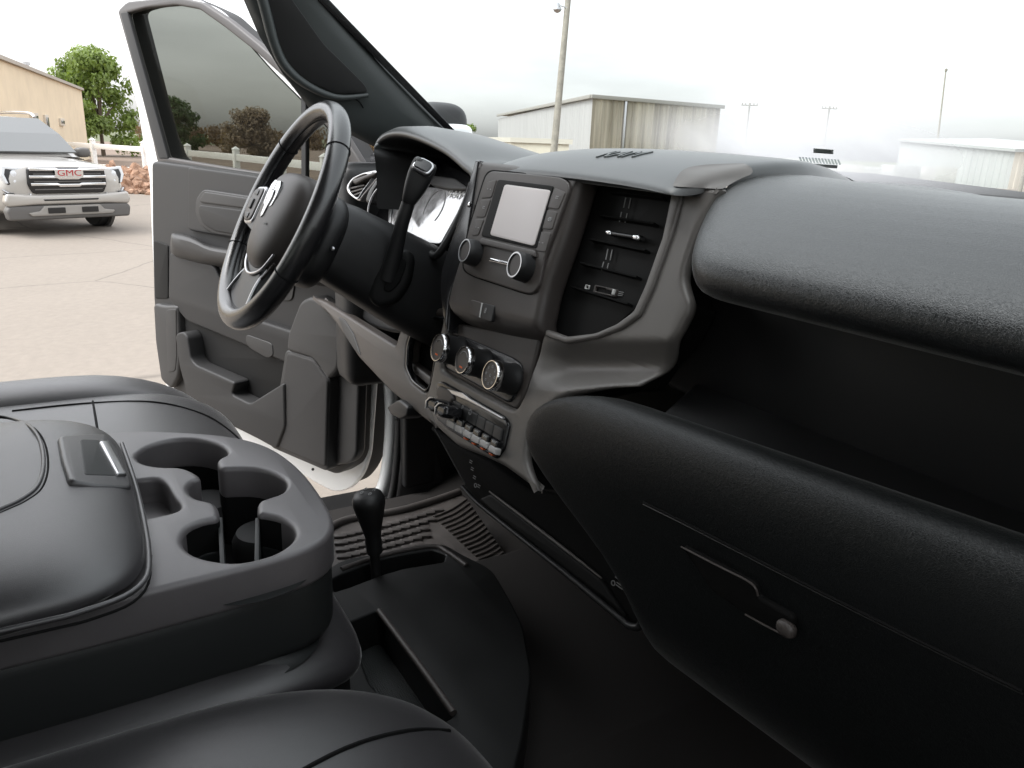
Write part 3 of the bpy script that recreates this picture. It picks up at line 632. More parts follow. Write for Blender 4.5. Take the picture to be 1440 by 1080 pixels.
ml = t.nodes.new('ShaderNodeMath'); ml.operation = 'MULTIPLY'; m2 = t.nodes.new('ShaderNodeMapRange'); m2.inputs['From Min'].default_value = .32; m2.inputs['From Max'].default_value = .5; m2.inputs['To Min'].default_value = .85; m2.inputs['To Max'].default_value = 1
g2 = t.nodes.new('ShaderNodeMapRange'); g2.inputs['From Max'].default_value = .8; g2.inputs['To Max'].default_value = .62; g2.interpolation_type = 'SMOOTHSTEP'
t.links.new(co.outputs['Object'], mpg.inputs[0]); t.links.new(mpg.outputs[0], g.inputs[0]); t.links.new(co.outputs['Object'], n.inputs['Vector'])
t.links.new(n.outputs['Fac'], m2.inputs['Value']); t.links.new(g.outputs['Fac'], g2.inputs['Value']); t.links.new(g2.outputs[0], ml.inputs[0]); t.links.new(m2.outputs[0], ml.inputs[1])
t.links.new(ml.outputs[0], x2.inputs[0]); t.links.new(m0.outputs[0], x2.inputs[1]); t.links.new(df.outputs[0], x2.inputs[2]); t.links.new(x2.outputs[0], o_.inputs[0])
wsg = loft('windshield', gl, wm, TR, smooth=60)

# =================================================================== OPEN DOOR
DN = V((.33, -1, 0)).normalized(); DP = V((-.87, .62, 1.0))
door = empty('door', (0, 0, 0), parent=TR)
def dsl(name, px, t, m, d, b=.004, r=6, holes=(), parent=None, smo=False): return slab(name, px, DN, DP, t, m, parent or door, b, d, r, holes, smo)
glassout = [(177, 16), (200, 9), (247, 5), (283, 12), (318, 37), (361, 70), (402, 107), (430, 138), (472, 186), (503, 237), (508, 270), (440, 259), (330, 242), (237, 226), (222, 190)]
shell = [(150, 2), (165, -14), (215, -20), (250, -12), (275, -1), (305, 13), (345, 51), (385, 96), (430, 141), (470, 184), (505, 229), (522, 262), (536, 300), (536, 420), (526, 516), (517, 640), (508, 668), (492, 688), (470, 693), (440, 677), (406, 656), (385, 645), (240, 568), (222, 500), (213, 330), (210, 250), (200, 193), (193, 150), (173, 83)]
def grow(p, k): return [((x - 350) * k + 350, (y - 330) * k + 330) for x, y in p]
dsl('door_shell', shell, .018, 'white', -.012, .006, 10, [glassout])
dsl('door_core', grow(shell, .985), .070, 'rubber', -.0305, .004, 10, [grow(glassout, 1.01)])
dsl('outer_skin', shell, .012, 'white', -.101, .005, 10, [grow(glassout, 1.045)])
dsl('window_frame', [(165, 15), (178, 2), (247, -5), (284, 3), (322, 28), (364, 62), (405, 99), (434, 131), (477, 180), (510, 233), (514, 272), (440, 262), (330, 245), (221, 229), (215, 200), (200, 140)], .02, 'frametrim', .004, .005, 5, [[(176, 19), (204, 11), (247, 7), (280, 13), (315, 38), (358, 72), (399, 109), (427, 140), (468, 190), (497, 238), (500, 264), (440, 254), (330, 237), (233, 221), (222, 180)]])
dsl('window_seal', [(169, 18), (178, 16), (236, 223), (223, 223)], .012, 'rubber', .0065, .003, 2)
dsl('window_glass', [(172, 12), (200, 5), (247, 1), (285, 9), (320, 34), (363, 67), (404, 104), (432, 135), (475, 184), (506, 236), (510, 275), (440, 262), (330, 246), (230, 230), (218, 190)], .005, 'glassdoor', -.014, .001, 4)
dsl('division_bar', [(423, 128), (430, 133), (430, 262), (423, 260)], .012, 'rubber', -.006, .003, 1)
dsl('panel', [(213, 226), (330, 241), (440, 258), (506, 270), (518, 300), (516, 420), (503, 516), (499, 640), (492, 656), (472, 668), (440, 655), (400, 637), (330, 602), (250, 562), (224, 500), (216, 420), (214, 330)], .05, 'door', .032, .008, 7)
dsl('trim_insert', [(264, 234), (330, 243), (440, 260), (500, 271), (512, 300), (512, 352), (440, 350), (350, 340), (264, 324)], .03, 'door', .045, .006, 5)
dsl('switch_bezel', [(285, 266), (345, 275), (400, 283), (405, 345), (345, 336), (300, 329), (282, 318), (274, 300), (275, 280)], .02, 'doorhi', .053, .004, 6)
dsl('switch_panel', [(287, 269.5), (345, 278), (398, 286), (398, 300), (345, 293), (281, 285), (280, 281)], .012, 'doorhi', .057, .003, 3)
dsl('switch_panel', [(279, 288), (345, 296), (398, 303), (398, 340), (345, 332), (302, 325), (285, 315), (279, 300)], .012, 'door', .057, .003, 5)
ar = loft('armrest', [[on(x, y, DN, DP + DN * d) for x, y, d in ((x0, y0, .03), (x0, y0 + 1, .075), (x0 + 1, y0 + 6, .085), (x0 + 1, y0 + h - 6, .085), (x0, y0 + h, .07), (x0 - 1, y0 + h + 6, .03))] for x0, y0, h in ((240, 329, 20), (242, 327, 30), (268, 330, 34), (287, 343, 26), (300, 347, 22), (340, 352, 24), (420, 364, 28), (500, 376, 28))], 'doorhi', door, False, True, 50, 1)
dsl('pull_recess', [(270, 372), (310, 376), (415, 392), (410, 424), (330, 414), (296, 424), (276, 408)], .01, 'doordark', .036, .002, 8)
dsl('pocket_surround', [(238, 352), (262, 364), (300, 372), (318, 420), (330, 440), (411, 466), (440, 470), (430, 500), (404, 512), (344, 486), (262, 452), (236, 420)], .035, 'door', .05, .008, 8)
dsl('pull_cup', [(346, 470), (382, 483), (384, 500), (376, 504), (350, 489), (345, 480)], .006, 'doordark', .052, .002, 5)
dsl('pocket_liner', [(262, 450), (404, 506), (404, 545), (351, 572), (322, 552), (330, 540), (270, 512), (264, 503)], .01, 'matteblack', .037, .001, 3)
dsl('map_pocket', [(246, 470), (257, 466), (263, 474), (268, 505), (274, 513), (330, 538), (325, 555), (351, 568), (399, 538), (400, 600), (388, 632), (330, 600), (264, 560), (252, 515)], .05, 'door', .085, .006, 5)
dsl('bottle_pocket', [(215, 426), (230, 430), (249, 429), (252, 500), (250, 530), (240, 548), (226, 535), (218, 480)], .05, 'doorhi', .055, .01, 6)
dsl('bottle_recess', [(233, 436), (247, 434), (248, 500), (246, 522), (236, 524), (234, 480)], .006, 'doordark', .057, .002, 4)
dsl('recess', [(216, 338), (236, 345), (236, 420), (218, 420)], .006, 'matteblack', .035, .002, 3)
dsl('speaker_pod', [(421, 424), (437, 416), (470, 440), (487, 477), (476, 492), (475, 519), (461, 535), (440, 505), (402, 494), (404, 470)], .05, 'doorhi', .078, .01, 7)
sp = dsl('speaker_grille', [(403, 495), (440, 506), (460, 536), (457, 658), (384, 627)], .05, 'grille', .079, .006, 6)
dsl('speaker_rim', [(401, 491), (441, 503), (463, 534), (460, 664), (379, 629)], .05, 'doordark', .074, .006, 7)
rng = random.Random(1)
tube('door_pull_bolt', [on(440, 660, DN, DP + DN * .036), on(440, 660, DN, DP + DN * .04)], .004, 'doordark', door, 8, smo=False)
dsl('hinge_cover', [(466, 500), (478, 500), (490, 470), (506, 470), (501, 640), (492, 652), (464, 656)], .03, 'doordark', .047, .008, 8)
mc = at(612, 168, 2.02)
mir = pillow('side_mirror', (mc.x - .13, mc.y - .05, mc.z - .075), (mc.x + .05, mc.y + .09, mc.z + .045), 3.2, 3, 'plastic', door, 32, 18)
mc2 = at(632, 184, 2.0)
pillow('mirror_cap', (mc2.x - .04, mc2.y - .03, mc2.z - .045), (mc2.x + .035, mc2.y + .06, mc2.z + .018), 3.5, 3.5, 'white', mir, 28, 14)

# near front door, out of frame, added and swung nearly shut to block light
nd = empty('door', parent=TR); ND = Matrix.Translation((.91, .62, 0)) @ Matrix.Rotation(R(12), 4, 'Z')
for nm, lo, hi, m in (('door_shell', (-.05, -.03, .68), (.05, -1.05 + .03, 1.40), 'white'), ('added_trim_panel', (-.075, -.05, .74), (-.052, -1.0, 1.39), 'door'), ('armrest', (-.12, -.35, 1.10), (-.076, -.95, 1.20), 'doorhi')):
    rbox(nm, [min(a, b) for a, b in zip(lo, hi)], [max(a, b) for a, b in zip(lo, hi)], .015, m, nd, mtx=ND)
tube('window_frame', [ND @ V(v) for v in ((0, -.06, 1.40), (-.03, -.30, 1.68), (-.10, -.60, 1.92), (-.12, -.98, 1.93), (-.03, -1.0, 1.42))], .03, 'white', nd, 8, smo=False)
mesh('window_glass', [ND @ V(v) for v in ((0, -.06, 1.40), (-.03, -.30, 1.68), (-.10, -.60, 1.92), (-.12, -.98, 1.93), (-.03, -1.0, 1.40))], [(0, 1, 2, 3, 4)], 'glassdoor', nd, None)
# =================================================================== DASHBOARD
DASH = empty('dashboard', parent=TR)
SN = V((0, -1, .2875)).normalized(); SP = V((0, .4513, 1.33))
def ssl(name, px, t, m, d=0, b=.003, r=4, holes=(), parent=None, smo=False, seg=5): return slab(name, px, SN, SP, t, m, parent or DASH, b, d, r, holes, smo, seg)
def son(x, y, d=0): return on(x, y, SN, SP + SN * d)
def proj(p):
    d = p - CAM; k = d.dot(_f); return 720 + FP * d.dot(_R) / k, 540 - FP * d.dot(_U) / k
def swell(o, fn, step=.006):
    """cut a flat moulding into fine strips and bend it along the stack normal by fn(px, py)"""
    bm = bmesh.new(); bm.from_mesh(o.data); zs = [v.co.z for v in bm.verts]; z = min(zs) + step
    while z < max(zs):
        bmesh.ops.bisect_plane(bm, geom=bm.verts[:] + bm.edges[:] + bm.faces[:], plane_co=(0, 0, z), plane_no=(0, 0, 1)); z += step
    x0, x1 = min(v.co.x for v in bm.verts), max(v.co.x for v in bm.verts); x = x0 + .012
    while x < x1:
        bmesh.ops.bisect_plane(bm, geom=bm.verts[:] + bm.edges[:] + bm.faces[:], plane_co=(x, 0, 0), plane_no=(1, 0, 0)); x += .012
    for v in bm.verts: v.co += SN * fn(*proj(v.co))
    bm.to_mesh(o.data); bm.free(); o.data.polygons.foreach_set('use_smooth', [True] * len(o.data.polygons)); o.data.set_sharp_from_angle(angle=R(50)); o.data.update()
def ss(a, b, x):
    t = min(1, max(0, (x - a) / (b - a))); return t * t * (3 - 2 * t)
# carcass behind the visible skins
loft('carcass', [[V((x, .95, .95)), V((x, .66, .95)), V((x, .60, 1.05)), V((x, .62, 1.28)), V((x, .69, 1.30)), V((x, .69, 1.46)), V((x, .72, 1.474)), V((x, .96, 1.468))] for x in (-.82, -.4, 0, .4, .84)], 'matteblack', DASH, False, True, 20)
# top pad over the stack
tp = [(.93, 1.474), (.84, 1.503), (.72, 1.520), (.63, 1.5245), (.575, 1.520), (.535, 1.5115), (.510, 1.503), (.498, 1.495), (.494, 1.4885), (.500, 1.4835), (.54, 1.481)]
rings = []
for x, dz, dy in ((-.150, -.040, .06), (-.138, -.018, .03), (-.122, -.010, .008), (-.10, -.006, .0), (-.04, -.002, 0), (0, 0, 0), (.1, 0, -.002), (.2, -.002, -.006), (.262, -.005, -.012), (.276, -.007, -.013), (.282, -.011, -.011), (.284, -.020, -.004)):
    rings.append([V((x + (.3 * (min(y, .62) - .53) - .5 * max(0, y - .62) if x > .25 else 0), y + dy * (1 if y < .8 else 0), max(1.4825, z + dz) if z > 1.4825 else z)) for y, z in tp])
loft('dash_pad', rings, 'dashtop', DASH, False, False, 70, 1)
from mathutils.bvhtree import BVHTree
def bvh(o):
    dg = bpy.context.evaluated_depsgraph_get(); dg.update(); me = o.evaluated_get(dg).to_mesh()
    t = BVHTree.FromPolygons([v.co.copy() for v in me.vertices], [tuple(p.vertices) for p in me.polygons]); o.evaluated_get(dg).to_mesh_clear(); return t
tree_ = bvh(bpy.data.objects['dash_pad'])
def onpad(x, y):
    while True:
        h = tree_.ray_cast(CAM, ray(x, y).normalized())
        if h[0]: return h[0]
        y += .25
ta, tb_ = onpad(857, 216), onpad(910, 216.5); tx = tb_ - ta; tx.z = 0; W_ = tx.length; tx.normalize(); ty = V((-tx.y, tx.x, 0)); tc0 = (ta + tb_) / 2 - ty * .008
lt = text('lettering', 'RAM', Matrix.Identity(4), .05, 'plastic', DASH, .001, 1.0)
lt.data.materials[0] = M['pillar']
bm = bmesh.new(); bm.from_mesh(lt.data); bmesh.ops.triangulate(bm, faces=bm.faces); bmesh.ops.subdivide_edges(bm, edges=bm.edges[:], cuts=1)
xs = [v.co.x for v in bm.verts]; k = W_ / (max(xs) - min(xs))
for v in bm.verts:
    q = tc0 + tx * (v.co.x * k) + ty * (v.co.y * .95 + v.co.x * 0); h = tree_.ray_cast(V((q.x, q.y, 2)), V((0, 0, -1)))
    v.co = V((q.x, q.y, (h[0].z if h[0] else 1.515) + v.co.z * 1.2 + .0004))
bm.to_mesh(lt.data); bm.free()
# stack: face, side, trim
sf = ssl('stack_face', [(673, 225, 3), (818, 239, 3), (792, 330, 60), (766, 402, 60), (758, 440, 20), (750, 476, 14), (690, 468, 40), (632, 450, 12), (626, 430, 12), (640, 376, 30), (652, 345, 30)], .032, 'stack', 0, .010, 8)
swell(sf, lambda x, y: -.024 * ss(0, 46, y - (.22 * (x - 640) + 420)) ** 1.5)
ssl('stack_edge', [(668, 224, 3), (674, 224, 3), (655, 345), (632, 418), (628, 470), (621, 440), (617, 400, 20), (622, 370, 20), (640, 320)], .06, 'bezelblack', -.006, .004, 8)
ssl('vent_cavity', [(800, 232), (955, 250), (930, 345), (898, 430), (862, 462), (800, 482), (742, 470)], .02, 'matteblack', -.034, .002, 4)
# vent louvres, vanes and tab
vt = empty('air_vent', parent=DASH)
ob = []
for k in range(0, 9, 2):
    f = (k + .5) / 9; a0 = V((866 - 44 * 0 + f * 0, 0)); xa = 862 - 62 * f; ya = 262 + 160 * f; xb = 938 - 52 * f; yb = 270 + 158 * f
    p0, p1 = son(xa, ya, -.030), son(xb, yb, -.030)
    ob.append(rbox('x', (-.5, -.004, -.0012), (.5, .006, .0012), .0005, 'void', None, 1, Matrix.Translation((p0 + p1) / 2) @ Matrix.Rotation(R(-25), 4, 'X') @ Matrix.Diagonal(((p1 - p0).length, 1, 1, 1))))
join('slats', ob, vt)
for x, y0, y1 in ((880, 278, 292), (887, 279, 293), (874, 298, 312), (882, 300, 313), (855, 350, 365), (861, 351, 366), (849, 368, 380), (856, 370, 381)):
    tube('vane_pin', [son(x, y0, -.030), son(x - 3, y1, -.030)], .0007, 'dimink', vt, 6, smo=False)
ssl('vent_tab', [(852, 323), (897, 330), (895, 337), (851, 330)], .012, 'bezelblack', -.022, .003, 3, parent=vt)
ssl('tab_end', [(851, 322), (858, 323), (857, 331), (850, 330)], .013, 'chrome', -.020, .003, 3, parent=vt)
ssl('tab_end', [(889, 328), (898, 329.5), (896, 338), (887, 336.5)], .013, 'chrome', -.020, .003, 3, parent=vt)
ssl('slider_track', [(836, 400), (868, 407), (864, 418), (833, 411)], .005, 'stack', -.031, .001, 2, [[(838, 403), (865, 409), (862, 415), (836, 409)]], parent=vt)
ssl('slider', [(861, 406), (864, 407), (862, 415), (859, 414)], .008, 'ink', -.029, .001, 1, parent=vt)
ssl('vent_icon', [(823, 400), (829, 401), (827.5, 407), (821.5, 406)], .002, 'ink', -.0325, .0003, 1, [[(824.2, 401.2), (827.8, 402), (826.8, 405.8), (823, 405)]], parent=vt)
for k in range(3): ssl('vent_icon', [(870 - k * .8, 409.5 + k * 2.4), (876 - k * .8, 410.5 + k * 2.4), (876 - k * .8, 411.5 + k * 2.4), (870 - k * .8, 410.5 + k * 2.4)], .002, 'dimink', -.0325, .0002, 0, parent=vt)
# trim that frames the stack and sweeps over the dash
trim = [(627, 430, 6), (616, 480, 10), (604, 540, 10), (598, 560, 6), (612, 600, 8), (643, 628, 8), (682, 643, 8), (707, 655, 8), (757, 692, 4), (743, 664, 10), (737, 644, 14), (743, 604, 20), (760, 583, 20), (796, 560, 20), (860, 546, 20), (897, 544, 3), (920, 508, 20), (950, 474, 20), (980, 428, 3), (963, 410, 12), (956, 388, 16), (968, 350, 20), (988, 305, 30), (1009, 273, 16), (1036, 253, 12), (1058, 247, 4), (1056, 236, 4), (1046, 229, 8), (1010, 229, 8), (976, 232, 12), (955, 242, 10), (945, 262, 8), (930, 335, 30), (905, 405, 20), (890, 438, 20), (866, 456, 14), (836, 469, 20), (795, 474, 12), (766, 462, 4), (757, 488, 10), (750, 512, 10), (738, 552, 8), (726, 575, 8), (716, 573, 6), (620, 521, 6), (624, 490, 8), (632, 452, 6)]
trim = trim[:trim.index((950, 474, 20)) + 1] + [(972, 430, 16), (964, 406, 14), (960, 388, 16), (970, 350, 20), (989, 305, 30), (1008, 274, 16), (1016, 264, 6), (948, 255, 4)] + trim[trim.index((945, 262, 8)):]
tz = ssl('trim_bezel', trim, .013, 'trim', -.016, .006, 6)
swell(tz, lambda x, y: ss(745, 790, x) * (-.017 * ss(474, 510, y) + .024 * ss(514, 552, y)))
ssl('stack_body', [((x - 800) * .985 + 800, (y - 480) * .985 + 480) for x, y, *_ in trim], .04, 'matteblack', -.046, .004, 6)
band = [(946, 258), (956, 259), (963, 262), (958, 275), (942, 335), (917, 405), (899, 444), (872, 463), (838, 476), (795, 483), (765, 473), (766, 462), (795, 473), (836, 468), (866, 455), (890, 437), (905, 404), (930, 334), (945, 262)]
ssl('trim_band', band, .012, 'trim', -.0125, .003, 5)
ssl('hvac_panel', [(628, 452), (690, 462), (748, 462), (760, 470), (752, 505), (738, 552), (727, 577), (715, 573), (620, 521), (622, 490)], .03, 'stack', -.024, .004, 10)
ssl('hvac_inset', [(634, 470), (650, 472), (722, 503), (733, 512), (733, 530), (722, 560), (714, 567), (625, 517), (622, 508), (628, 478)], .02, 'bezelblack', -.021, .003, 8)
# radio
radio = [(690, 240), (740, 244), (788, 249), (799, 256), (800, 268), (782, 318), (765, 362), (757, 402), (749, 413), (737, 412), (665, 388), (652, 380), (651, 368), (658, 325), (678, 260), (683, 246)]
rd_ = ssl('radio', radio, .012, 'stack', .004, .002, 6)
ssl('radio_gap', [((x - 724) * 1.022 + 724, (y - 328) * 1.02 + 328) for x, y in radio], .01, 'void', .0012, .001, 6)
ssl('screen_surround', [(700, 252), (778, 261), (754, 350), (676, 332)], .004, 'matteblack', .0055, .001, 4, parent=DASH)
ssl('radio_screen', [(709.5, 259), (774, 267.5), (750.5, 346), (688.5, 330.5)], .003, 'screen', .0065, .0006, 4, parent=DASH)
for px in ([(684, 256), (698.5, 252), (690.7, 278), (676, 279)], [(675, 281), (690, 280), (681.6, 305.5), (668.5, 305.5)], [(667.8, 308), (680.5, 308), (672, 331.5), (662.5, 331.5)],
           [(779.5, 264), (795.5, 270), (785, 294.5), (768, 292)], [(767.5, 295), (784, 297.5), (776, 323), (758, 321.5)], [(757.5, 325), (775, 327), (766.5, 355), (749, 352)]):
    bt = ssl('button', px, .004, 'stack', .0048, .0008, 3, parent=DASH)
for cx, cy, w in ((688, 265, 5), (680, 292, 6), (671, 319, 5), (783, 278, 6), (774, 308, 6), (761, 340, 5)):
    text('icon', '- -' if w == 5 else '=', frame(SN, son(cx, cy, .0050)), .010, 'dimink', DASH, .0002, 1.2)
ssl('icon_mark', [(771, 305.5), (776, 306.5), (774.5, 311.5), (769.5, 310.5)], .001, 'dimink', .0052, .0002, 2, [[(772, 307), (774.6, 307.4), (773.7, 310.3), (771, 309.9)]], parent=DASH)
for px in [(653, 352), (723, 372)]:
    c = son(*px, .022); base = c - SN * .020
    lathe('radio_knob', [(.0175, 0), (.0172, .003), (.0166, .013), (.0158, .018), (.0150, .0195), (.0150, .0203), (.0132, .0203), (.0126, .0185), (.0, .0185)], base, SN, ['plastic', 'satin', 'stack'], DASH, 48, [0, 0, 0, 0, 0, 1, 0, 2])
ssl('radio_bar', [(689, 362), (715, 368.5), (714, 373), (687, 366.5)], .004, 'chrome', .0075, .001, 1, parent=DASH)
ssl('radio_ledge', [(676, 334), (752, 352), (752, 362), (672, 343)], .005, 'stack', .0075, .002, 3, parent=DASH)
ssl('airbag_indicator', [(662, 421), (678, 425.5), (674, 446), (660, 441)], .005, 'stack', .0022, .001, 3, parent=DASH)
ssl('airbag_indicator', [(678.5, 425.5), (695, 430), (690.5, 453), (674.5, 447)], .005, 'plastic', .0022, .001, 3, parent=DASH)
ssl('indicator_line', [(676.8, 426), (678.3, 426), (674.6, 446.5), (673.2, 446)], .002, 'ink', .0028, .0003, 0, parent=DASH)
text('icon', '8', frame(SN, son(682.5, 437, .0024)), .010, 'dimink', DASH, .0002)
lathe('trim_screw', [(.004, 0), (.004, .002), (.002, .003)], son(661, 288, .004), SN, 'chrome', DASH, 12)
# climate knobs
for i, (x, y) in enumerate([(615.5, 488.5), (650, 506), (689, 527)]):
    rr = (.0200, .0186, .0186)[i]; c = son(x, y, .012); base = c - SN * .034
    k = lathe('climate_knob', [(rr * 1.06, 0), (rr * 1.05, .004), (rr * .98, .006), (rr * .97, .025), (rr * 1.0, .026), (rr * 1.0, .032), (rr * .93, .0345), (rr * .88, .0345), (rr * .85, .033), (0, .033)], base, SN, ['plastic', 'chrome', 'stack'], DASH, 48, [0, 0, 0, 0, 1, 1, 1, 2, 2])
    f2 = frame(SN, c)
    if i < 2:
        slab2('knob_mark', [[(-.0035, -.0105), (.0035, -.0105), (.0035, -.0085), (-.0035, -.0085)]], f2, .0006, .0001, 'orange', DASH, -.0005)
        tube('knob_arc', [f2 @ V((.011 * cos(a), .011 * sin(a), -.0007)) for a in [R(30 + 15 * j) for j in range(9)]], .0005, 'dimink', DASH, 6, smo=False)
    else:
        for a in range(0, 360, 45): text('icon', 'o', frame(SN, f2 @ V((.0105 * cos(R(a)), .0105 * sin(R(a)), -.0007))), .007, 'dimink', DASH, .0002)
        text('icon', 'o', frame(SN, f2 @ V((0, 0, -.0007))), .008, 'dimink', DASH, .0002)
# switch bank
ssl('switch_bank', [(613, 538), (620, 535), (708, 585), (715, 596), (708, 630), (697, 646), (629, 604), (612, 590)], .02, 'bezelblack', -.012, .003, 5)
ssl('bank_strip', [(622, 545), (650, 552), (660, 560), (707, 587), (706, 590), (655, 563), (622, 549)], .006, 'satin', -.0095, .0012, 2)
kx = [(634, 596), (645.5, 603), (657, 610), (668.5, 617), (680.5, 624), (693, 632)]
for i, (x, y) in enumerate(kx):
    ssl('toggle_switch', [(x - 2.5, y - 16.5), (x + 6.5, y - 11), (x + 2, y + 6), (x - 7, y + .5)], .012, 'bezelblack', -.006, .002, 2)
    ssl('switch_tip', [(x - 5.2, y - 7), (x + 5, y - 1), (x + 3, y + 8), (x - 7.4, y + 2)], .008, 'keycap', -.004, .0015, 1.5)
    ssl('switch_mark', [(x - 1, y - 12.5), (x + 4, y - 9.5), (x + 3.4, y - 7.6), (x - 1.6, y - 10.6)], .001, 'dimink', -.0056, .0002, 0)
    if i > 1: ssl('switch_light', [(x - 5.5, y + 4.5), (x - 1, y + 7.3), (x - 1.5, y + 9), (x - 6, y + 6.2)], .004, 'orange', -.0085, .0005, 1)
for i in range(6):
    x, y = 641 + 11.6 * i, 573 + 7.0 * i
    ssl('bank_button', [(x - 4, y - 11), (x + 7, y - 4.5), (x + 4, y + 13), (x - 7.5, y + 6)], .006, 'plastic', -.0095, .0015, 2)
for x, y in ((650, 574), (661, 580)): text('icon', 'P' if x < 655 else 'O', frame(SN, son(x, y, -.0092)), .010, 'dimink', DASH, .0002)
for x, y in ((606, 567), (619, 575)):
    ssl('brake_lever', [(x - 8, y - 3), (x - 3, y - 9), (x + 8, y - 4), (x + 7, y + 9), (x + 2, y + 13), (x - 6, y + 10)], .028, 'bezelblack', .018, .005, 3)
    ssl('lever_edge', [(x - 8.5, y + 8), (x - 8.3, y - 3.5), (x - 2.5, y - 9.5), (x + 3, y - 8), (x - 2, y - 6.5), (x - 6.5, y - 2)], .003, 'satin', .0195, .0008, 1)
ssl('controller_dial', [(616, 541), (632, 549), (637, 560), (630, 572), (616, 566), (612, 552)], .012, 'stack', -.008, .003, 5)
# passenger pad
prof = [(.90, 1.468), (.74, 1.470), (.66, 1.486), (.61, 1.4955), (.57, 1.4955), (.53, 1.4895), (.495, 1.4785), (.465, 1.464), (.441, 1.4475), (.428, 1.432), (.430, 1.417), (.447, 1.407), (.49, 1.399), (.58, 1.392)]
xl = [.08, .10, .14, .20, .268, .285, .303, .322, .338, .350, .356, .352, .33, .28]
rings = []
for f in (0, .006, .02, .05, .09, .14, .2, .27, .35, .45, .6, .8, 1):
    rr = []
    for (y, z), x0 in zip(prof, xl):
        x = x0 + (.87 - x0) * f; e = max(0, 1 - f / .05); sq = 1 - .10 * e ** 2
        yc, zc = .56, 1.43
        cz = .004 * f          # gentle droop towards the door
        hu = max(0, 1 - max(0, x - .26) / .30) ** 1.6 * (.010 * min(1, max(0, (y - .45) / .11)) + .015 * min(1, max(0, (y - .60) / .1)))
        rr.append(V((x, yc + (y - yc) * sq, zc + (z - zc) * sq + cz + hu)))
    rings.append(rr)
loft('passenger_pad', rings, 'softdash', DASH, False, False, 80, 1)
# cap of the trim draped over the end of the two pads
tb2 = bvh(bpy.data.objects['passenger_pad'])
def dep(x, y, last):
    r_ = ray(x, y); d = [h[3] / r_.length for h in (tree_.ray_cast(CAM, r_.normalized()), tb2.ray_cast(CAM, r_.normalized())) if h[0]]
    d = [v for v in d if v < 1.0]; return min(d) if d else last
Lp = cat([V(p) for p in ((945, 262), (955, 244), (966, 236), (982, 232.5), (1008, 230.5), (1046, 229.5))], 3, False)
Rp = cat([V(p) for p in ((1016, 266), (1033, 255.5), (1047, 249), (1056, 245), (1058.5, 240), (1055, 234))], 3, False)
gd = []
for i, (a, b) in enumerate(zip(Lp, Rp)):
    row = []
    for k in range(9):
        q = a.lerp(b, k / 8); row.append([q, dep(q.x, q.y, .78)])
    gd.append(row)
s0 = [(son(q.x, q.y, -.016) - CAM).dot(_f) for q, _ in gd[0]]
for k in range(9): gd[0][k][1] = min(s0[k], gd[0][k][1] - .002)
for _ in range(12):
    for i in range(1, len(gd)):
        for k in range(9):
            nb = [gd[i - 1][k][1]] + ([gd[i + 1][k][1]] if i + 1 < len(gd) else []) + ([gd[i][k - 1][1]] if k else []) + ([gd[i][k + 1][1]] if k < 8 else [])
            v = .5 * gd[i][k][1] + .5 * sum(nb) / len(nb); gd[i][k][1] = min(v, dep(gd[i][k][0].x, gd[i][k][0].y, .78) - .002)
cg = [[at(q.x, q.y, d) for q, d in row] for row in gd]
loft('trim_cap', cg, 'trim', DASH, False, False, 80, 1)
# defrost / speaker grille along the glass
gp = [on(x, y, (0, 0, 1), (0, 0, 1.4875)) for x, y in ((1170, 240.5), (1230, 244), (1330, 256), (1450, 271), (1450, 296), (1330, 276), (1240, 262), (1190, 250))]
fz_ = frame((0, 0, 1), (0, 0, 1.4875), (0, 1, 0)); iz = fz_.inverted()
slab2('speaker_grille', [[iz @ p for p in gp]], fz_, .012, .003, 'grille', DASH, 0)
# recess between the pads, lower pad
rbox('recess_liner', (.20, .56, 1.27), (.86, .60, 1.41), .01, 'plastic', DASH)
slab2('recess_floor', [[(.31, .46), (.86, .46), (.86, .57), (.24, .57)]], frame((0, 0, 1), (0, 0, 1.288), (0, 1, 0)), .02, .006, 'plastic', DASH, 0)
lp_ = [(.49, 1.272), (.466, 1.293), (.444, 1.301), (.424, 1.297), (.414, 1.283), (.410, 1.262), (.410, 1.24), (.413, 1.218), (.418, 1.198), (.425, 1.168), (.433, 1.135), (.445, 1.095), (.462, 1.055), (.485, 1.025), (.52, 1.005), (.60, 1.0)]
lx = [.30, .285, .262, .232, .196, .168, .152, .146, .148, .20, .275, .305, .31, .31, .31, .31]
rings = []
for f in (0, .006, .02, .05, .12, .3, .6, 1):
    rr = []
    for (y, z), x0 in zip(lp_, lx):
        x = x0 + (.87 - x0) * f; e = max(0, 1 - f / .025); sq = 1 - .06 * e ** 2
        rr.append(V((x, .47 + (y - .47) * sq, 1.245 + (z - 1.245) * sq - .006 + .05 * f)))
    rings.append(rr)
loft('knee_pad', rings, 'softlow', DASH, False, False, 80, 1)
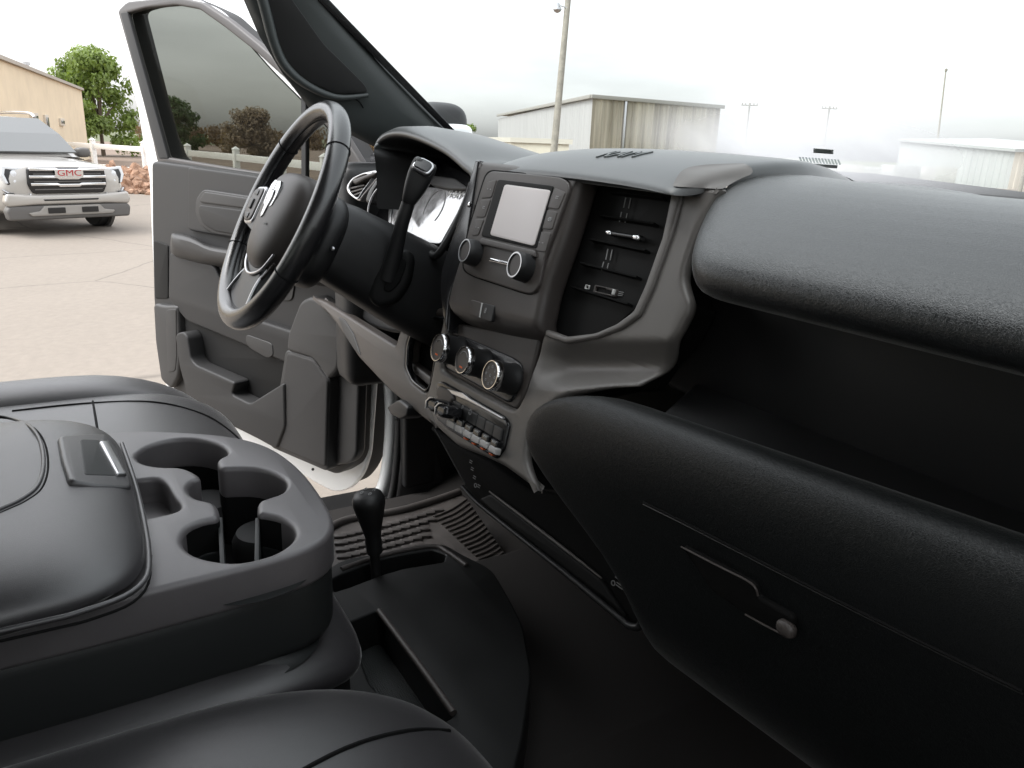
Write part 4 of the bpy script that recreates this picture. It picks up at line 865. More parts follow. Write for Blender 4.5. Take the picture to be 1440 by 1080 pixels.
# glovebox door and latch
GN = V((0, -1, -.30)).normalized(); GP = V((0, .56, 1.145))
fg = frame(GN, GP)
kt_ = bvh(bpy.data.objects['knee_pad'])
def onk(x, y, d=.0006):
    h = kt_.ray_cast(CAM, ray(x, y).normalized()); n_ = h[1] if h[1].dot(CAM - h[0]) > 0 else -h[1]
    return h[0] + n_ * d, n_
tube('glovebox_seam', [onk(x, y, .0002)[0] for x, y in ((905, 706), (960, 733), (1050, 779), (1150, 830), (1250, 880), (1350, 929), (1439, 972))], .0013, 'void', DASH, 6)
tube('glovebox_seam', [onk(x, y + 3, .0004)[0] for x, y in ((905, 706), (960, 733), (1050, 779), (1150, 830), (1250, 880), (1350, 929), (1439, 972))], .0008, 'plastic', DASH, 6)  # lighter tube under the dark one paints the seam's slight highlight
hq, hn_ = onk(1040, 826)
slab('glovebox_latch', [(958, 768), (1060, 822), (1066, 840), (1114, 868), (1116, 884), (1098, 892), (1050, 866), (1000, 832)], hn_, tuple(hq), .012, 'void', DASH, .003, .004, 6)
tube('latch_edge', [on(x, y, hn_, hq + hn_ * .0045) for x, y in ((958, 769), (1010, 796), (1056, 820), (1066, 838))], .0009, 'stack', DASH, 6)
tube('latch_edge', [on(x, y, hn_, hq + hn_ * .0045) for x, y in ((1048, 864), (1075, 879), (1098, 891))], .0009, 'stack', DASH, 6)
bq = on(1106, 884, hn_, hq + hn_ * .006); pillow('latch_button', tuple(bq - V((.008, .005, .006))), tuple(bq + V((.008, .005, .006))), 2.5, 2.5, 'stack', DASH, 20, 12)
# lower cover with tray under the stack
LN = V((.1, -1, .25)).normalized(); LP = V((.05, .495, 1.03))
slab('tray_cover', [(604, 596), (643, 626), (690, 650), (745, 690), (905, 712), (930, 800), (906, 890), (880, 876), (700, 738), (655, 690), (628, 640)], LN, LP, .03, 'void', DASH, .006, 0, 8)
slab('tray_face', [(690, 694), (845, 815), (880, 868), (700, 728), (672, 702)], LN, LP, .02, 'matteblack', DASH, .004, .006, 5)
tube('tray_lip', [on(x, y, LN, LP + LN * .008) for x, y in ((688, 691), (730, 723), (790, 769), (846, 813))], [.0012, .0022, .0022, .001], 'trim', DASH, 8)  # pale rod paints the highlight along the tray edge
tube('cover_lip', [on(x, y, LN, LP + LN * .012) for x, y in ((650, 684), (668, 704), (702, 732), (790, 802), (870, 868), (886, 880), (898, 882), (902, 876))], [.003, .003, .004, .0045, .005], 'plastic', DASH, 8)
for bx, by in ((662, 650), (664, 660), (667, 672), (671, 683), (868, 812), (866, 821), (873, 826)):
    text('icon', 'o=' if by % 2 else '=', frame(LN, on(bx, by, LN, LP + LN * .003)), .014, 'dimink', DASH, .0003)
tube('cable', [on(x, y, LN, LP + LN * .02) for x, y in ((612, 604), (632, 640), (655, 682))], .0012, 'rubber', DASH, 6)
# knee panel with round opening left of the stack
KN = V((0, -1, .25)).normalized(); KP = V((0, .475, 1.1))
hole = [(626, 447), (612, 444), (590, 452), (577, 467), (571, 485), (569, 517), (578, 537), (598, 552), (606, 540), (612, 500)]
slab('knee_panel', [(438, 417, 3), (455, 423), (487, 443), (530, 470), (556, 486), (562, 465, 8), (578, 447, 10), (600, 437, 10), (634, 428), (632, 470), (608, 556), (616, 604, 4), (597, 590), (547, 549), (504, 503), (472, 455)], KN, KP, .03, 'kneep', DASH, .006, 0, 4, [hole])
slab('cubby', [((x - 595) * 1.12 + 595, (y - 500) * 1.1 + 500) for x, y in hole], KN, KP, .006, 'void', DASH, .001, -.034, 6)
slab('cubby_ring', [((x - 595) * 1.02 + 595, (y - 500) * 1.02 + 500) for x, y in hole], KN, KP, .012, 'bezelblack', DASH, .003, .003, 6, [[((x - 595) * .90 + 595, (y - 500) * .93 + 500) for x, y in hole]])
slab('cubby_bar', [(574, 506), (606, 530), (604, 545), (576, 520)], KN, KP, .02, 'stack', DASH, .004, -.012, 3)
slab('panel_flap', [(475, 445), (484, 449), (497, 470), (507, 500), (498, 492), (484, 470)], KN, KP, .006, 'doordark', DASH, .0015, .002, 3)
slab('brake_release', [(543, 572), (560, 561), (574, 572), (572, 586), (562, 590), (548, 583)], (0, -1, .1), (0, .47, 1.05), .035, 'plastic', DASH, .005, .01, 4)
# instrument hood
front = [(526, 214), (528, 205), (536, 196), (548, 191), (565, 191), (583, 196), (604, 205), (627, 218), (649, 237), (662, 252)]
yy = [.505, .512, .518, .522, .525, .527, .528, .528, .526, .522]
fpts = [on(x, y, (0, 1, 0), (0, v, 0)) for (x, y), v in zip(front, yy)]
fpts = [V((fpts[0].x - .004, .51, 1.40)), V((fpts[0].x - .003, .51, 1.46))] + fpts + [V((fpts[-1].x + .02, .52, 1.42))]
fpts = cat(fpts, 4, False)
cz = V((-.36, 0, 1.40)); rings = []
def shift(p, dy, k, dz=0): return V((cz.x + (p.x - cz.x) * k, p.y + dy, 1.36 + (p.z - 1.36) * k + dz))
for dy, k, dz in ((.17, .90, -.01), (.10, .93, -.004), (.03, .965, 0), (.004, .985, 0), (0, 1.0, .002), (.004, 1.02, .006), (.02, 1.04, .009), (.06, 1.06, .008), (.14, 1.08, -.004), (.24, 1.10, -.03), (.34, 1.12, -.055)):
    rings.append([shift(p, dy, k, dz) for p in fpts])
hd = loft('instrument_hood', rings, ['dashtop', 'plastic'], DASH, False, False, 80)
for p in hd.data.polygons:
    if p.index // (len(fpts) - 1) < 4: p.material_index = 1
# instrument face
CN = V((0, -1, .50)).normalized(); CP = V((-.36, .575, 1.41))
def cw(x, y, d=0): return on(x, y, CN, CP + CN * d)
slab('instrument_panel', [(520, 215), (600, 215), (668, 250), (660, 300), (622, 352), (560, 350), (520, 330)], CN, CP, .02, 'bezelblack', DASH, .003, -.01, 6)
slab('instrument_lens', [(548, 268), (580, 262), (655, 266), (657, 274), (619, 343), (572, 338), (545, 320)], CN, CP, .004, 'lens', DASH, .001, .004, 5)
slab('lens_frame', [(606, 246), (640, 250), (658, 262), (655, 267), (630, 266), (604, 260)], CN, CP, .012, 'doorhi', DASH, .003, .012, 5)
text('lettering', 'RAM', frame(CN, cw(640, 273.5, .0072)), .019, 'ink', DASH, .0003, 1.5, .1)
fgz = frame(CN, cw(610, 292, .0045))
tube('gauge_ring', [fgz @ V((.034 * cos(a), .034 * sin(a), 0)) for a in [R(-40 + 13 * j) for j in range(20)]], .0009, 'dimink', DASH, 6, smo=False)
tube('gauge_ring', [cw(546 + 2 * j, 330 - 18 * j + j * j, .006) for j in range(6)], .0016, 'satin', DASH, 6)
tube('instrument_brow', [cw(x, y, .03) for x, y in ((568, 341), (585, 345), (600, 352), (612, 360), (625, 345), (640, 318), (656, 282), (664, 258))], .006, 'plastic', DASH, 10)
# dash face around the column and left air vent
slab('column_surround', [(520, 300), (600, 330), (640, 310), (640, 430), (600, 440), (560, 470), (520, 460), (480, 420)], (0, -1, .2), (-.35, .56, 1.3), .03, 'plastic', DASH, .008, 0, 14)
lv = empty('air_vent', parent=DASH)
VN = V((.25, -1, .2)).normalized(); VP = V((-.66, .52, 1.44))
def vsl(name, px, t, m, d, b=.002, r=5, holes=()): return slab(name, px, VN, VP, t, m, lv, b, d, r, holes)
vsl('vent_ring', [(486, 262), (494, 250), (508, 243), (530, 238), (532, 250), (522, 262), (510, 276), (505, 284), (488, 272)], .02, 'satin', 0, .003, 5, [[(490, 262), (497, 252), (509, 246), (524, 243), (519, 254), (508, 268), (502, 279), (491, 270)]])
vsl('vent_shade', [(494, 253), (512, 246), (528, 241), (528, 246), (512, 252), (498, 260)], .03, 'stack', .004, .003, 4)
vsl('vent_liner', [(486, 262), (494, 250), (508, 243), (530, 238), (532, 250), (522, 262), (510, 276), (505, 284), (488, 272)], .01, 'void', -.02, .001, 5)
for k in range(3): vsl('slat', [(491 + 2 * k, 264 + 5 * k), (512 - 2 * k, 259 + 5 * k), (512 - 2 * k, 261.4 + 5 * k), (491 + 2 * k, 266.4 + 5 * k)], .015, 'stack', -.003, .0005, 0)
vsl('vent_rim', [(512, 284), (517, 268), (528, 252), (540, 240), (546, 243), (534, 256), (524, 272), (520, 288)], .03, 'bezelblack', .004, .005, 6)
tube('vent_line', [on(x, y, VN, VP + VN * .008) for x, y in ((517, 304), (519, 288), (526, 272), (538, 258))], .0018, 'satin', lv, 8)
rbox('dash_cap', (-.83, .50, 1.0), (-.72, .95, 1.475), .03, 'plastic', DASH)

# =================================================================== STEERING WHEEL
SW = empty('steering_wheel', parent=TR)
WN = V((0, -.89, .457)).normalized(); WC = V((-.4, .294, 1.405)); WF = frame(WN, WC)
def wp(x, y, z=0): return WF @ V((x, y, z))
NR = 96; rings = []
for i in range(NR + 1):
    a = 2 * pi * i / NR; ca, sa = cos(a), sin(a); rad = .174
    low = max(0, -sa - .55) * 2                      # the lower rim is a little flatter and thicker
    rr, ra = .0152 + .002 * low, .0165 + .002 * low
    rr += .0012 * max(0, abs(ca) - .6)
    rings.append([wp(ca * (rad + rr * cos(q)), sa * (rad + rr * cos(q)) * (1 - .01 * low), ra * sin(q)) for q in [2 * pi * k / 20 for k in range(20)]])
rim = loft('rim', rings, 'rimleather', SW, True, False, 80)
for a in (40, 140, 205, 335):
    tube('rim_seam', [wp(cos(R(a)) * (.174 + .0162 * cos(q)), sin(R(a)) * (.174 + .0162 * cos(q)), .0172 * sin(q)) for q in [2 * pi * k / 20 for k in range(21)]], .0007, 'void', rim, 5, smo=False)
tube('rim_stitch', [wp(cos(R(a)) * .1585, sin(R(a)) * .1585, .002) for a in range(0, 360, 6)], .0008, 'void', rim, 5, True, False)
# airbag cover
def hubwarp(v):
    k = 1 - .30 * max(0, -v.y) / .08; return wp(v.x * k, v.y, v.z - .9 * v.x * v.x)
pillow('airbag_cover', (-.092, -.092, -.055), (.092, .070, .024), 3.6, 3.4, 'stack', SW, 56, 30, hubwarp)
pillow('hub_back', (-.095, -.09, -.085), (.095, .065, -.03), 3, 3, 'plastic', SW, 40, 20, lambda v: wp(*v))
for s in (-1, 1):
    HZ = .016 if s < 0 else -.014
    loft('spoke', [[wp(s * x, y * h + yo, z + zz) for y, zz in ((1, 0), (.9, .009), (-.9, .009), (-1, 0), (-.9, -.012), (.9, -.012))] for x, h, yo, z in ((.06, .040, -.004, HZ - .01), (.10, .036, -.002, HZ - .008), (.135, .030, .0, HZ * .5 - .006), (.168, .024, .0, 0))], 'plastic', SW, True, True, 40)
    bz = slab2('button_bezel', [rnd([(s * .072, .034), (s * .128, .030), (s * .142, .012), (s * .138, -.020), (s * .118, -.036), (s * .072, -.030)], .012)], WF, .01, .003, 'satin', SW, HZ + .0025)
    slab2('button_pad', [rnd([(s * .076, .030), (s * .126, .026), (s * .138, .011), (s * .134, -.018), (s * .116, -.032), (s * .076, -.026)], .011)], WF, .01, .003, 'stack', bz, HZ + .005)
    slab2('button', [rnd([(s * .098, .008), (s * .112, .008), (s * .112, -.010), (s * .098, -.010)], .004)], WF, .006, .002, 'plastic', bz, HZ + .008)
    for y in (.019, -.021): slab2('button', [rnd([(s * .094, y + .005), (s * .116, y + .004), (s * .116, y - .004), (s * .094, y - .005)], .003)], WF, .004, .0012, 'plastic', bz, HZ + .0065)
    tube('spoke_edge', [wp(s * .044, -.084, -.004), wp(s * .056, -.112, .004), wp(s * .072, -.146, .008), wp(s * .078, -.158, .008)], .0026, 'satin', SW, 8)
slab2('spoke', [rnd([(-.044, -.078), (.044, -.078), (.058, -.115), (.080, -.162), (.05, -.172), (-.05, -.172), (-.080, -.162), (-.058, -.115)], .008)], WF, .02, .005, 'plastic', SW, .004)
for k in range(2):
    tube('trim_line', [wp(-.074, -.058 - .012 * k, .004 - .006 * k), wp(-.05, -.088 - .012 * k, .006 - .006 * k), wp(0, -.101 - .012 * k, .008 - .006 * k), wp(.05, -.088 - .012 * k, .006 - .006 * k), wp(.074, -.058 - .012 * k, .004 - .006 * k)], .0022, 'satin' if k == 0 else 'stack', SW, 8)
# emblem: a ram's head shield with two curling horns
eb = [slab2('x', [rnd([(x * s, y) for x, y in p], .0015)], frame(WN, wp(0, .016, .0245)) @ Matrix.Diagonal((.029, .030, 1, 1)), .006, .0, 'chrome', None, 0) for s in (-1, 1) for p in ([(.06, .95), (.55, .98), (.92, .72), (1.0, .2), (.85, -.3), (.55, -.42), (.72, -.05), (.66, .32), (.4, .5), (.08, .45)],)]
eb.append(slab2('x', [[(-.30, .42), (.30, .42), (.42, .1), (.28, -.45), (.2, -.9), (0, -1.05), (-.2, -.9), (-.28, -.45), (-.42, .1)]], frame(WN, wp(0, .016, .0258)) @ Matrix.Diagonal((.029, .030, 1, 1)), .006, 0, 'chrome', None, 0))
join('emblem', eb, SW)
text('lettering', 'SRS', frame(WN, wp(.0, -.046, .0215)), .008, 'dimink', SW, .0004); text('lettering', 'AIRBAG', frame(WN, wp(.03, -.022, .0228)), .005, 'dimink', SW, .0004)

# =================================================================== STEERING COLUMN AND SHIFT LEVER
COLM = empty('steering_column', parent=TR)
rings = []
for tt, hw, hh, dz in ((.03, .05, .045, 0), (.045, .062, .058, 0), (.09, .070, .066, -.002), (.16, .078, .072, -.006), (.23, .085, .078, -.01), (.30, .088, .080, -.012)):
    c = WC - WN * tt + V((.01, 0, dz))
    ex, ey = V((1, 0, 0)), V((0, .457, .89)).normalized(); rr = []
    for k in range(28):
        q = 2 * pi * k / 28; rr.append(c + ex * hw * math.copysign(abs(cos(q)) ** .55, cos(q)) + ey * hh * math.copysign(abs(sin(q)) ** .55, sin(q)))
    rings.append(rr)
loft('shroud', rings, 'plastic', COLM, True, True, 50)
lathe('wheel_collar', [(.05, 0), (.062, .01), (.066, .03), (.066, .05)], WC - WN * .02, -WN, 'plastic', COLM, 32)
slab('lever_gate', [(548, 354), (574, 349), (582, 363), (576, 399), (558, 426), (531, 434), (516, 421), (521, 396), (536, 370)], (1, -.55, .2), tuple(onx(550, 392, -.30)), .05, 'matteblack', COLM, .01, .0, 10)
slab('lever_slot', [(556, 366), (568, 362), (572, 370), (562, 398), (548, 412), (538, 408), (545, 388)], (1, -.55, .2), tuple(onx(550, 392, -.30)), .01, 'void', COLM, .002, .003, 6)
lathe('key_switch', [(.003, 0), (.003, .004), (.001, .005)], onx(468, 350, -.30), (1, -.4, .3), 'satin', COLM, 12)
SLV = empty('shift_lever', parent=TR)
p0 = onx(546, 392, -.31); p1 = onx(566, 312, -.285); p2 = onx(574, 286, -.28); p3 = onx(594, 240, -.27); p4 = onx(600, 226, -.268)
tube('rod', [p0, p0.lerp(p1, .6), p1, p2], [.0150, .0115, .0105, .0105], 'plastic', SLV, 14)
kd = (p4 - p2).normalized(); side = V((.86, -.5, 0)); side = (side - kd * side.dot(kd)).normalized(); w3 = kd.cross(side); rings = []
for f, a, b in ((0, .009, .009), (.06, .011, .011), (.2, .0135, .013), (.4, .0165, .0145), (.62, .0185, .015), (.85, .0185, .0145), (.95, .0175, .0135), (1, .0145, .011)):
    c = p2.lerp(p4, f); rings.append([c + w3 * a * math.copysign(abs(cos(q)) ** .65, cos(q)) + side * b * math.copysign(abs(sin(q)) ** .65, sin(q)) for q in [2 * pi * k / 28 for k in range(28)]])
loft('knob', rings, 'plastic', SLV, True, True, 50)
kn = (kd * .55 + side * .75 - w3 * .25).normalized(); kc = p2.lerp(p4, .86) + side * .0135
fk = frame(kn, kc, kd)
slab2('knob_cap', [rnd([(-.015, -.011), (.015, -.011), (.016, .006), (.010, .013), (-.010, .013), (-.016, .006)], .006)], fk, .010, .003, 'satin', SLV, .003)
slab2('knob_button', [rnd([(-.0125, -.0085), (.0125, -.0085), (.0135, .005), (.008, .0105), (-.008, .0105), (-.0135, .005)], .005)], fk, .006, .002, 'bezelblack', SLV, .0045)

# =================================================================== SEATS
def seat(lo, hi, backtop, name='seat'):
    s = empty(name, parent=TR); w = hi[0] - lo[0]
    return s
ds = empty('driver_seat', parent=TR)
def dwarp(v):
    d = abs(v.x + .44) / .20; return V((v.x, v.y, v.z + (.012 * min(d, 1.2) ** 3 if v.z > 1.03 else 0) - .02 * max(0, (v.y - .05) / .2) ** 2))
pillow('cushion', (-.66, -.5, .91), (-.205, .235, 1.095), 5, 3.0, 'leather', ds, 72, 36, dwarp)
pillow('bolster', (-.735, -.5, .90), (-.575, .215, 1.108), 4, 2.6, 'leather', ds, 48, 28, lambda v: V((v.x, v.y, v.z - .03 * max(0, (v.y - .0) / .2) ** 2)))
def dsz(x, y):
    v = V((x, y, topz((-.66, -.5, .91), (-.205, .235, 1.095), 5, 3.0, x, y))); return dwarp(v)
tube('seam', [dsz(x, y) for x, y in ((-.55, -.1), (-.548, 0), (-.535, .1), (-.50, .17), (-.45, .205), (-.40, .222))], .0022, 'void', ds, 6)
tube('seam', [dsz(x, .012) for x in (-.56, -.5, -.4, -.3, -.24)], .0018, 'void', ds, 6)
rbox('seat_base', (-.64, -.45, .74), (-.24, .16, .95), .03, 'plastic', ds)
pillow('backrest', (-.68, -.72, 1.0), (-.20, -.47, 1.72), 4, 3, 'leather', ds, 48, 28, lambda v: V((v.x, v.y - (v.z - 1.0) * .18, v.z)))
pillow('headrest', (-.56, -.86, 1.74), (-.32, -.74, 1.92), 3, 3, 'leather', ds, 32, 16)
ps = empty('passenger_seat', parent=TR)
def pwarp(v): return V((v.x, v.y, v.z - .030 * max(0, (v.y - .05) / .2) ** 2))
pillow('cushion', (.205, -.5, .87), (.70, .290, 1.098), 4.6, 2.9, 'leather', ps, 80, 36, pwarp)
tube('seam', [pwarp(V((x, y, topz((.205, -.5, .87), (.70, .290, 1.098), 4.6, 2.9, x, y)))) for x, y in ((.46, -.1), (.42, -.01), (.385, .07), (.355, .14), (.335, .20), (.32, .245))], .002, 'void', ps, 6)
rbox('seat_base', (.24, -.45, .74), (.66, .20, .90), .03, 'plastic', ps)
pillow('backrest', (.22, -.74, 1.0), (.70, -.49, 1.72), 4, 3, 'leather', ps, 48, 28, lambda v: V((v.x, v.y - (v.z - 1.0) * .18, v.z)))
ms_ = empty('jump_seat', parent=TR)
def mwarp(v): return V((v.x, v.y, v.z - .03 * max(0, (v.y - .08) / .15) ** 2))
pillow('cushion', (-.20, -.5, .985), (.212, .236, 1.055), 5, 2.6, 'leather', ms_, 72, 28, mwarp)
pillow('base', (-.19, -.5, .86), (.204, .224, 1.02), 5, 6, 'conside', ms_, 64, 24)

# =================================================================== CONSOLE (folded-down middle seat back)
CON = empty('center_console', parent=TR)
ZT = 1.15; fzt = frame((0, 0, 1), (0, 0, ZT), (0, 1, 0))
def zp(x, y, z=ZT): p = on(x, y, (0, 0, 1), (0, 0, z)); return V((p.x, p.y))
def cz8(l): return [(x / 2.842, 540 + y / 2.842) for x, y in l]
top = [(-.235, -.5), (-.235, .0), (-.225, .06), (-.166, .153), (-.108, .195), (-.022, .212), (.08, .212), (.135, .205), (.164, .184), (.177, .145), (.181, .06), (.184, 0), (.186, -.5)]
cup = cz8([(545, 290), (560, 268), (610, 240), (700, 219), (790, 219), (870, 238), (905, 262), (905, 280), (880, 293), (868, 305), (872, 325), (890, 335), (930, 334), (1010, 335), (1080, 350), (1130, 375), (1145, 400), (1125, 432), (1070, 452), (1038, 465), (1028, 485), (1032, 515), (1060, 520), (1120, 535), (1165, 565), (1178, 600), (1150, 640), (1080, 680), (960, 708), (860, 702), (780, 680), (735, 645), (728, 610), (755, 570), (810, 545), (866, 533), (876, 515), (868, 485), (845, 468), (790, 455), (757, 432), (752, 405), (775, 383), (800, 375), (790, 358), (755, 340), (715, 330), (640, 328), (575, 315)])
pk = cz8([(505, 392), (560, 382), (625, 377), (662, 398), (690, 445), (718, 485), (700, 506), (640, 522), (560, 535), (535, 500), (515, 440)])
def zl(px, sub=3): return [zp(a.x, a.y) for a in cat([V(p) for p in px], sub)]
cupL, pkL = zl(cup), zl(pk)
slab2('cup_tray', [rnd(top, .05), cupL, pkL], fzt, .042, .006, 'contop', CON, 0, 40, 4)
def well(name, L, depth, m, shrink=.96):
    c = sum(L, V((0, 0))) / len(L); r = []
    for z, k in ((-.006, 1.012), (-.03, 1.008), (-depth + .008, .985), (-depth, shrink)): r.append([V(((p - c) * k + c).to_tuple() + (ZT + z,)) for p in L])
    vs = [p for q in r for p in q]; n = len(L); fs = [(i * n + j, i * n + (j + 1) % n, (i + 1) * n + (j + 1) % n, (i + 1) * n + j) for i in range(3) for j in range(n)]
    o = mesh(name, vs, fs, m, CON, 60)
    slab2(name.replace('well', 'floor'), [[(p - c) * 1.0 + c for p in L]], fzt, .004, .0005, m, CON, -depth + .001)
    return o
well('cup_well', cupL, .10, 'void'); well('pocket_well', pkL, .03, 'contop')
for a, b in (((876, 490), (886, 702)), ((1026, 492), (1022, 694))):   # dividers of the phone slot
    p, q = zp(*cz8([a])[0]), zp(*cz8([b])[0]); d = q - p
    rbox('divider', (0, -.0022, -.08), (d.length, .0022, -.012), .001, 'conside', CON, 2, Matrix.Translation((p.x, p.y, ZT)) @ Matrix.Rotation(math.atan2(d.y, d.x), 4, 'Z'))
for c, rr in (((800, 300), .036), ((1040, 410), .034), ((800, 640), .03), ((1110, 620), .03)):
    p = zp(*cz8([c])[0]); lathe('cup_pad', [(rr, 0), (rr, .02), (rr * .85, .03), (0, .03)], (p.x, p.y, ZT - .084), (0, 0, 1), 'rubber', CON, 24)
low = [(x * .985 - .0015, y - .006 if y > .1 else y) for x, y in top]
hl_ = [[(p - sum(l_, V((0, 0))) / len(l_)) * 1.02 + sum(l_, V((0, 0))) / len(l_) for p in l_] for l_ in (cupL, pkL)]
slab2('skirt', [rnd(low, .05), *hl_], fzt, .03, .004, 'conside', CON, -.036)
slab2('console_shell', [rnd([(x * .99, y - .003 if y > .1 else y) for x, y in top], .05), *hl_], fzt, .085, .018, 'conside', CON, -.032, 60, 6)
# padded lid
LZ = 1.195
def lidwarp(v):
    return V((v.x, v.y - .0 + .01 * (1 - (v.x / .22) ** 2), v.z - (.012 * max(0, (v.y + .06) / .09) ** 2 if v.z > 1.165 else 0)))
lid = pillow('armrest_lid', (-.236, -.56, 1.135), (.218, .026, 1.199), 7, 2.6, 'leather', CON, 96, 36, lidwarp)
tube('piping', [V((x, y, z)) for x, y, z in ((.222, -.55, 1.166), (.2215, -.10, 1.167), (.218, -.02, 1.166), (.195, .021, 1.163), (.14, .034, 1.162), (0, .037, 1.162), (-.15, .033, 1.162))], .0024, 'leather', lid, 8)
tube('stitching', [V((x, y, z)) for x, y, z in ((.2215, -.55, 1.158), (.2215, -.10, 1.159), (.218, -.01, 1.158), (.19, .025, 1.155), (.13, .036, 1.155))], .0012, 'void', lid, 6)
def lidz(x, y):
    y0 = y - .01 * (1 - (x / .22) ** 2); z = topz((-.236, -.56, 1.135), (.218, .026, 1.199), 7, 2.6, x, y0)
    return z - (.012 * max(0, (y0 + .06) / .09) ** 2 if z > 1.165 else 0)
def onlid(x, y):
    p = zp(x, y, 1.195)
    for _ in range(4): p = zp(x, y, lidz(p.x, p.y))
    return V((p.x, p.y, lidz(p.x, p.y)))
seam = [onlid(x, y) for x, y in ((-60, 742), (0, 716), (30, 702), (52, 684), (61, 655), (57, 622), (42, 600), (18, 589), (-10, 585), (-60, 583))]
tube('seam', seam, .0022, 'leather', lid, 8)
tube('seam', [p + V((.004, .004, -.001)) for p in seam], .0012, 'void', lid, 6)
hn = [onlid(x, y) for x, y in ((84, 614), (120, 611), (150, 611), (168, 635), (184, 668), (186, 684), (140, 682), (100, 674), (90, 645))]
hc = onlid(135, 645); h1, h2 = onlid(95, 640), onlid(172, 640); h3, h4 = onlid(120, 615), onlid(150, 680)
ln = (h2 - h1).cross(h4 - h3).normalized(); ln = ln if ln.z > 0 else -ln
fl_ = frame(ln, hc, (0, 1, 0)); fi = fl_.inverted()
def lpx(pts): return [(lambda q: (q.x, q.y))(fi @ on(x, y, ln, hc)) for x, y in pts]
slab2('latch_bezel', [rnd(lpx([(82, 613), (120, 610), (150, 611), (168, 635), (184, 668), (187, 686), (140, 684), (98, 676), (88, 645)]), .008)], fl_, .016, .004, 'leather', lid, .0008)
slab2('latch_cup', [rnd(lpx([(112, 619), (140, 620), (166, 670), (118, 669)]), .006)], fl_, .004, .001, 'conside', lid, .0014)
slab2('latch', [rnd(lpx([(138, 624), (152, 624), (178, 671), (163, 671)]), .003)], fl_, .010, .003, 'satin', lid, .0045)

# =================================================================== FLOOR CONSOLE, TRANSFER LEVER, FLOOR MAT
FC = empty('floor_console', parent=TR)
ZF = .90; fzf = frame((0, 0, 1), (0, 0, ZF), (0, 1, 0))
def fp2(pts): return [zp(x, y, ZF) for x, y in pts]
slot = fp2([(483, 806), (510, 796), (541, 785), (575, 778), (607, 773), (627, 780), (624, 790), (568, 799), (537, 808), (490, 826), (470, 832), (466, 815)])
tr2 = fp2([(488, 876), (531, 858), (539, 864), (640, 1003), (632, 1012), (607, 1018), (580, 1030), (520, 960)])
slab2('tray', [rnd(fp2([(400, 850), (440, 815), (479, 787), (557, 773), (623, 763), (644, 776), (692, 800), (716, 840), (736, 880), (748, 950), (735, 1040), (700, 1180), (560, 1180), (440, 960)]), .02), rnd(slot, .004), rnd(tr2, .006)], fzf, .12, .0035, 'traymat', FC, .0, 40, 4)
rbox('gap_fill', (-.84, .66, .70), (-.80, .96, 1.25), .01, 'plastic', body)
slab2('slot_floor', [slot], fzf, .004, .001, 'void', FC, -.055); slab2('tray_floor', [tr2], fzf, .004, .001, 'void', FC, -.075); slab2('ribbed_liner', [rnd([zp(x, y, ZF - .058) for x, y in ((462, 910), (531, 902), (612, 1016), (590, 1040), (500, 1010))], .003)], fzf, .004, .001, 'conside', FC, -.058)
rb = []
zr = ZF - .058; a2, b2, a3, b3 = [zp(x, y, zr) for x, y in ((462, 910), (531, 903), (505, 1012), (611, 1017))]
for k in range(24):
    f = (k + .5) / 24; p, q = a2.lerp(b2, f), a3.lerp(b3, f)
    rb.append(tube('x', [V((p.x, p.y, ZF - .0565)), V((q.x, q.y, ZF - .0565))], .0022, 'conside', None, 6, smo=False))
join('tray_ribs', rb, FC)
tube('tray_lip', [V((p.x, p.y, ZF + .001)) for p in fp2([(533, 860), (560, 896), (600, 950), (638, 1004)])], .0045, 'stack', FC, 8)
tube('slot_lip', [V((p.x, p.y, ZF + .001)) for p in fp2([(480, 801), (541, 781), (607, 769), (630, 778), (642, 786), (656, 796)])], .004, 'stack', FC, 8)
rbox('pedestal', (-.19, -.2, .74), (.20, .50, .80), .03, 'plastic', FC)
TL = empty('transfer_lever', parent=TR)
b0 = V((*zp(531, 806, .90), .84)); c0 = onx(518, 706, b0.x - .0)
sx = b0.x
tube('lever_rod', [b0, onx(526, 770, sx), onx(522, 740, sx)], .0075, 'plastic', TL, 12, smo=False)
kb = onx(527, 776, sx); kt = onx(517, 692, sx)
ax = (kt - kb); L_ = ax.length
lathe('lever_knob', [(.010, 0), (.012, .0), (.0125, L_ * .18), (.0115, L_ * .25), (.014, L_ * .38), (.0195, L_ * .62), (.0235, L_ * .80), (.0235, L_ * .88), (.0205, L_ * .96), (.012, L_ * 1.0), (0, L_ * 1.005)], kb, ax, 'plastic', TL, 36, smooth=60)
for a in range(0, 360, 90): text('shift_mark', '0', frame((ax.normalized() + V((.15, -.1, 0))), kt + V((.009 * cos(R(a)), .009 * sin(R(a)), .001)) ), .009, 'dimink', TL, .0003)

mz = .80; fm = frame((0, 0, 1), (0, 0, mz), (0, 1, 0))
def mp2(pts, z=mz): return [zp(x, y, z) for x, y in pts]
FM = tag(empty('floor_mat', (-.4, .45, mz)), 'ribbed grey rubber floor mat in the driver footwell beside the lever', 'floor mat')
def tolocal(o):
    o.data.transform(Matrix.Translation(-V(FM.location))); o.parent = FM; return o
o = tolocal(slab2('mat_base', [rnd(mp2([(430, 790), (455, 748), (490, 731), (560, 719), (612, 704), (648, 690), (672, 722), (700, 762), (724, 796), (704, 812), (660, 800), (600, 805), (500, 835), (440, 850)]), .01)], fm, .012, .004, 'mat', None, 0))
rb = []
for k in range(17):
    f = k / 16
    A_ = V((610 + 84 * f, 728 + 80 * f)); B_ = V((656 + 63 * f, 703 + 93 * f)); md = A_.lerp(B_, .5) + V((1, 2.5 - 1.5 * f))
    rb.append(tube('x', [V((*zp(q.x, q.y, mz), mz + .001)) for q in (A_, md, B_)], .0036, 'mat', None, 6, flat=.8))
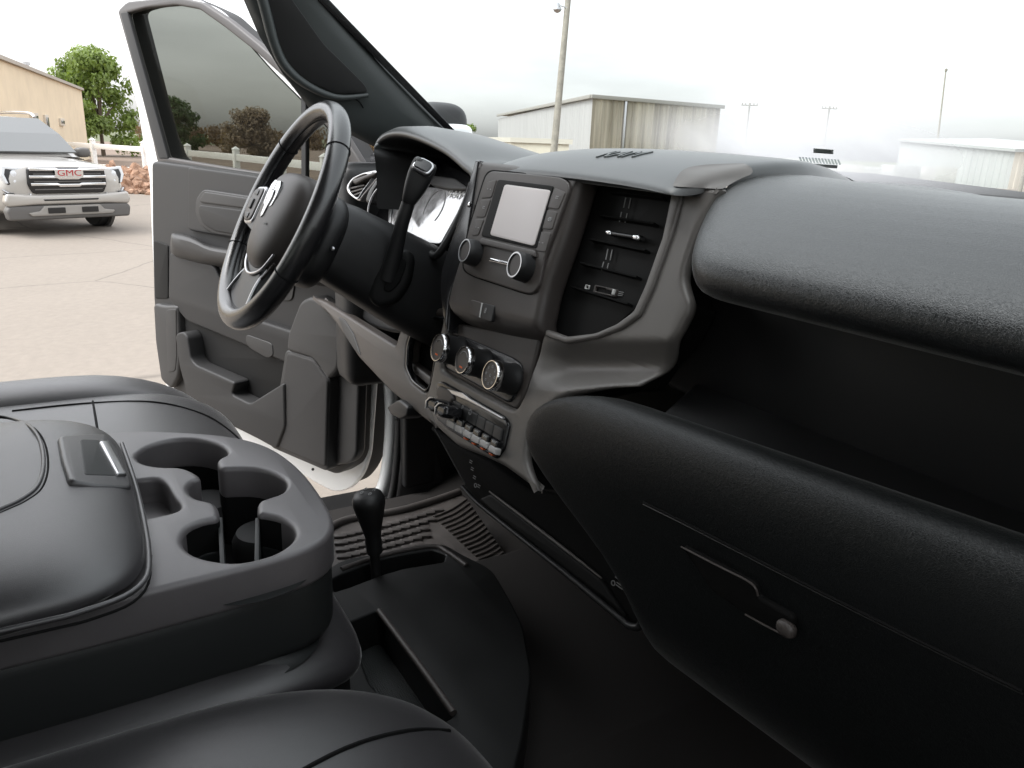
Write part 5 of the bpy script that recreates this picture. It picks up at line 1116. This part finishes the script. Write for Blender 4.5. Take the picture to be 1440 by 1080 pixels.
tolocal(join('ribs', rb))
rb = []
for i in range(5):
    for j in range(13):
        x = 478 + 12.5 * j + 2 * i; y = 758 + 9.5 * i - 3.4 * j - .06 * (j - 6) ** 2
        if y > 800 or x > 618 - 6 * i: continue
        q = zp(x, y, mz); rb.append(rbox('x', (-.013, -.006, 0), (.013, .006, .006), .0025, 'mat', None, 2, Matrix.Translation((q.x, q.y, mz)) @ Matrix.Rotation(R(70), 4, 'Z')))
tolocal(join('blocks', rb))
tolocal(tube('mat_rim', [V((*q, mz + .004)) for q in mp2([(440, 775), (458, 750), (490, 733), (560, 721), (612, 706), (646, 694)])], .008, 'mat', None, 8))
# printed label reflected in the windshield, built as slabs on the glass
wt = bvh(wsg); hw_ = wt.ray_cast(CAM, ray(1152, 222).normalized()); gn = hw_[1] if hw_[1].dot(CAM - hw_[0]) > 0 else -hw_[1]; gp_ = hw_[0] + gn * .001
def wsl(name, px, m, par, d=0, t=.0008): return slab(name, px, gn, gp_, t, m, par, .0001, d, 0)
M['paper'] = mat('reflected label paper', (.75, .76, .76), .6); M['print'] = glassmat('reflected label print', (.70, .73, .73), gloss=.1)
refl = wsl('label_reflection', [(1144, 208.5), (1172, 210.5), (1171.5, 217), (1143.5, 215)], 'paper', TR, .0004); wsl('reflected_paper', [(1142, 230), (1178, 232.5), (1177, 237), (1141, 234.5)], 'paper', refl, .0004)
for k in range(13):
    x = 1123 + k * 4.5; wsl('reflected_bar', [(x, 221 + k * .32), (x + 2.4, 221.2 + k * .32), (x + 5.4, 228.2 + k * .32), (x + 3, 228 + k * .32)], 'print', refl, .0005)
for k in range(3): wsl('reflected_line', [(1147, 210.3 + 1.7 * k), (1168, 211.8 + 1.7 * k), (1168, 212.4 + 1.7 * k), (1147, 210.9 + 1.7 * k)], 'print', refl, .0009)
# ---- what sets the larger parts apart
for o_, l_ in ((DASH, 'black padded dashboard with graphite trim around the centre stack'), (SW, 'black leather steering wheel with a bright emblem on its hub'), (CON, 'folded-down grey console with cup holders and a padded lid'),
               (door, 'open front door with dark grey trim and tinted glass'), (ds, 'black leather driver seat behind the console'), (ps, 'black leather passenger seat cushion at the bottom edge'), (SLV, 'column shift lever with a chunky black knob'),
               (TL, 'floor lever with a pear-shaped black knob'), (FC, 'black floor console with a slot tray and a ribbed bin')):
    o_['label'] = l_
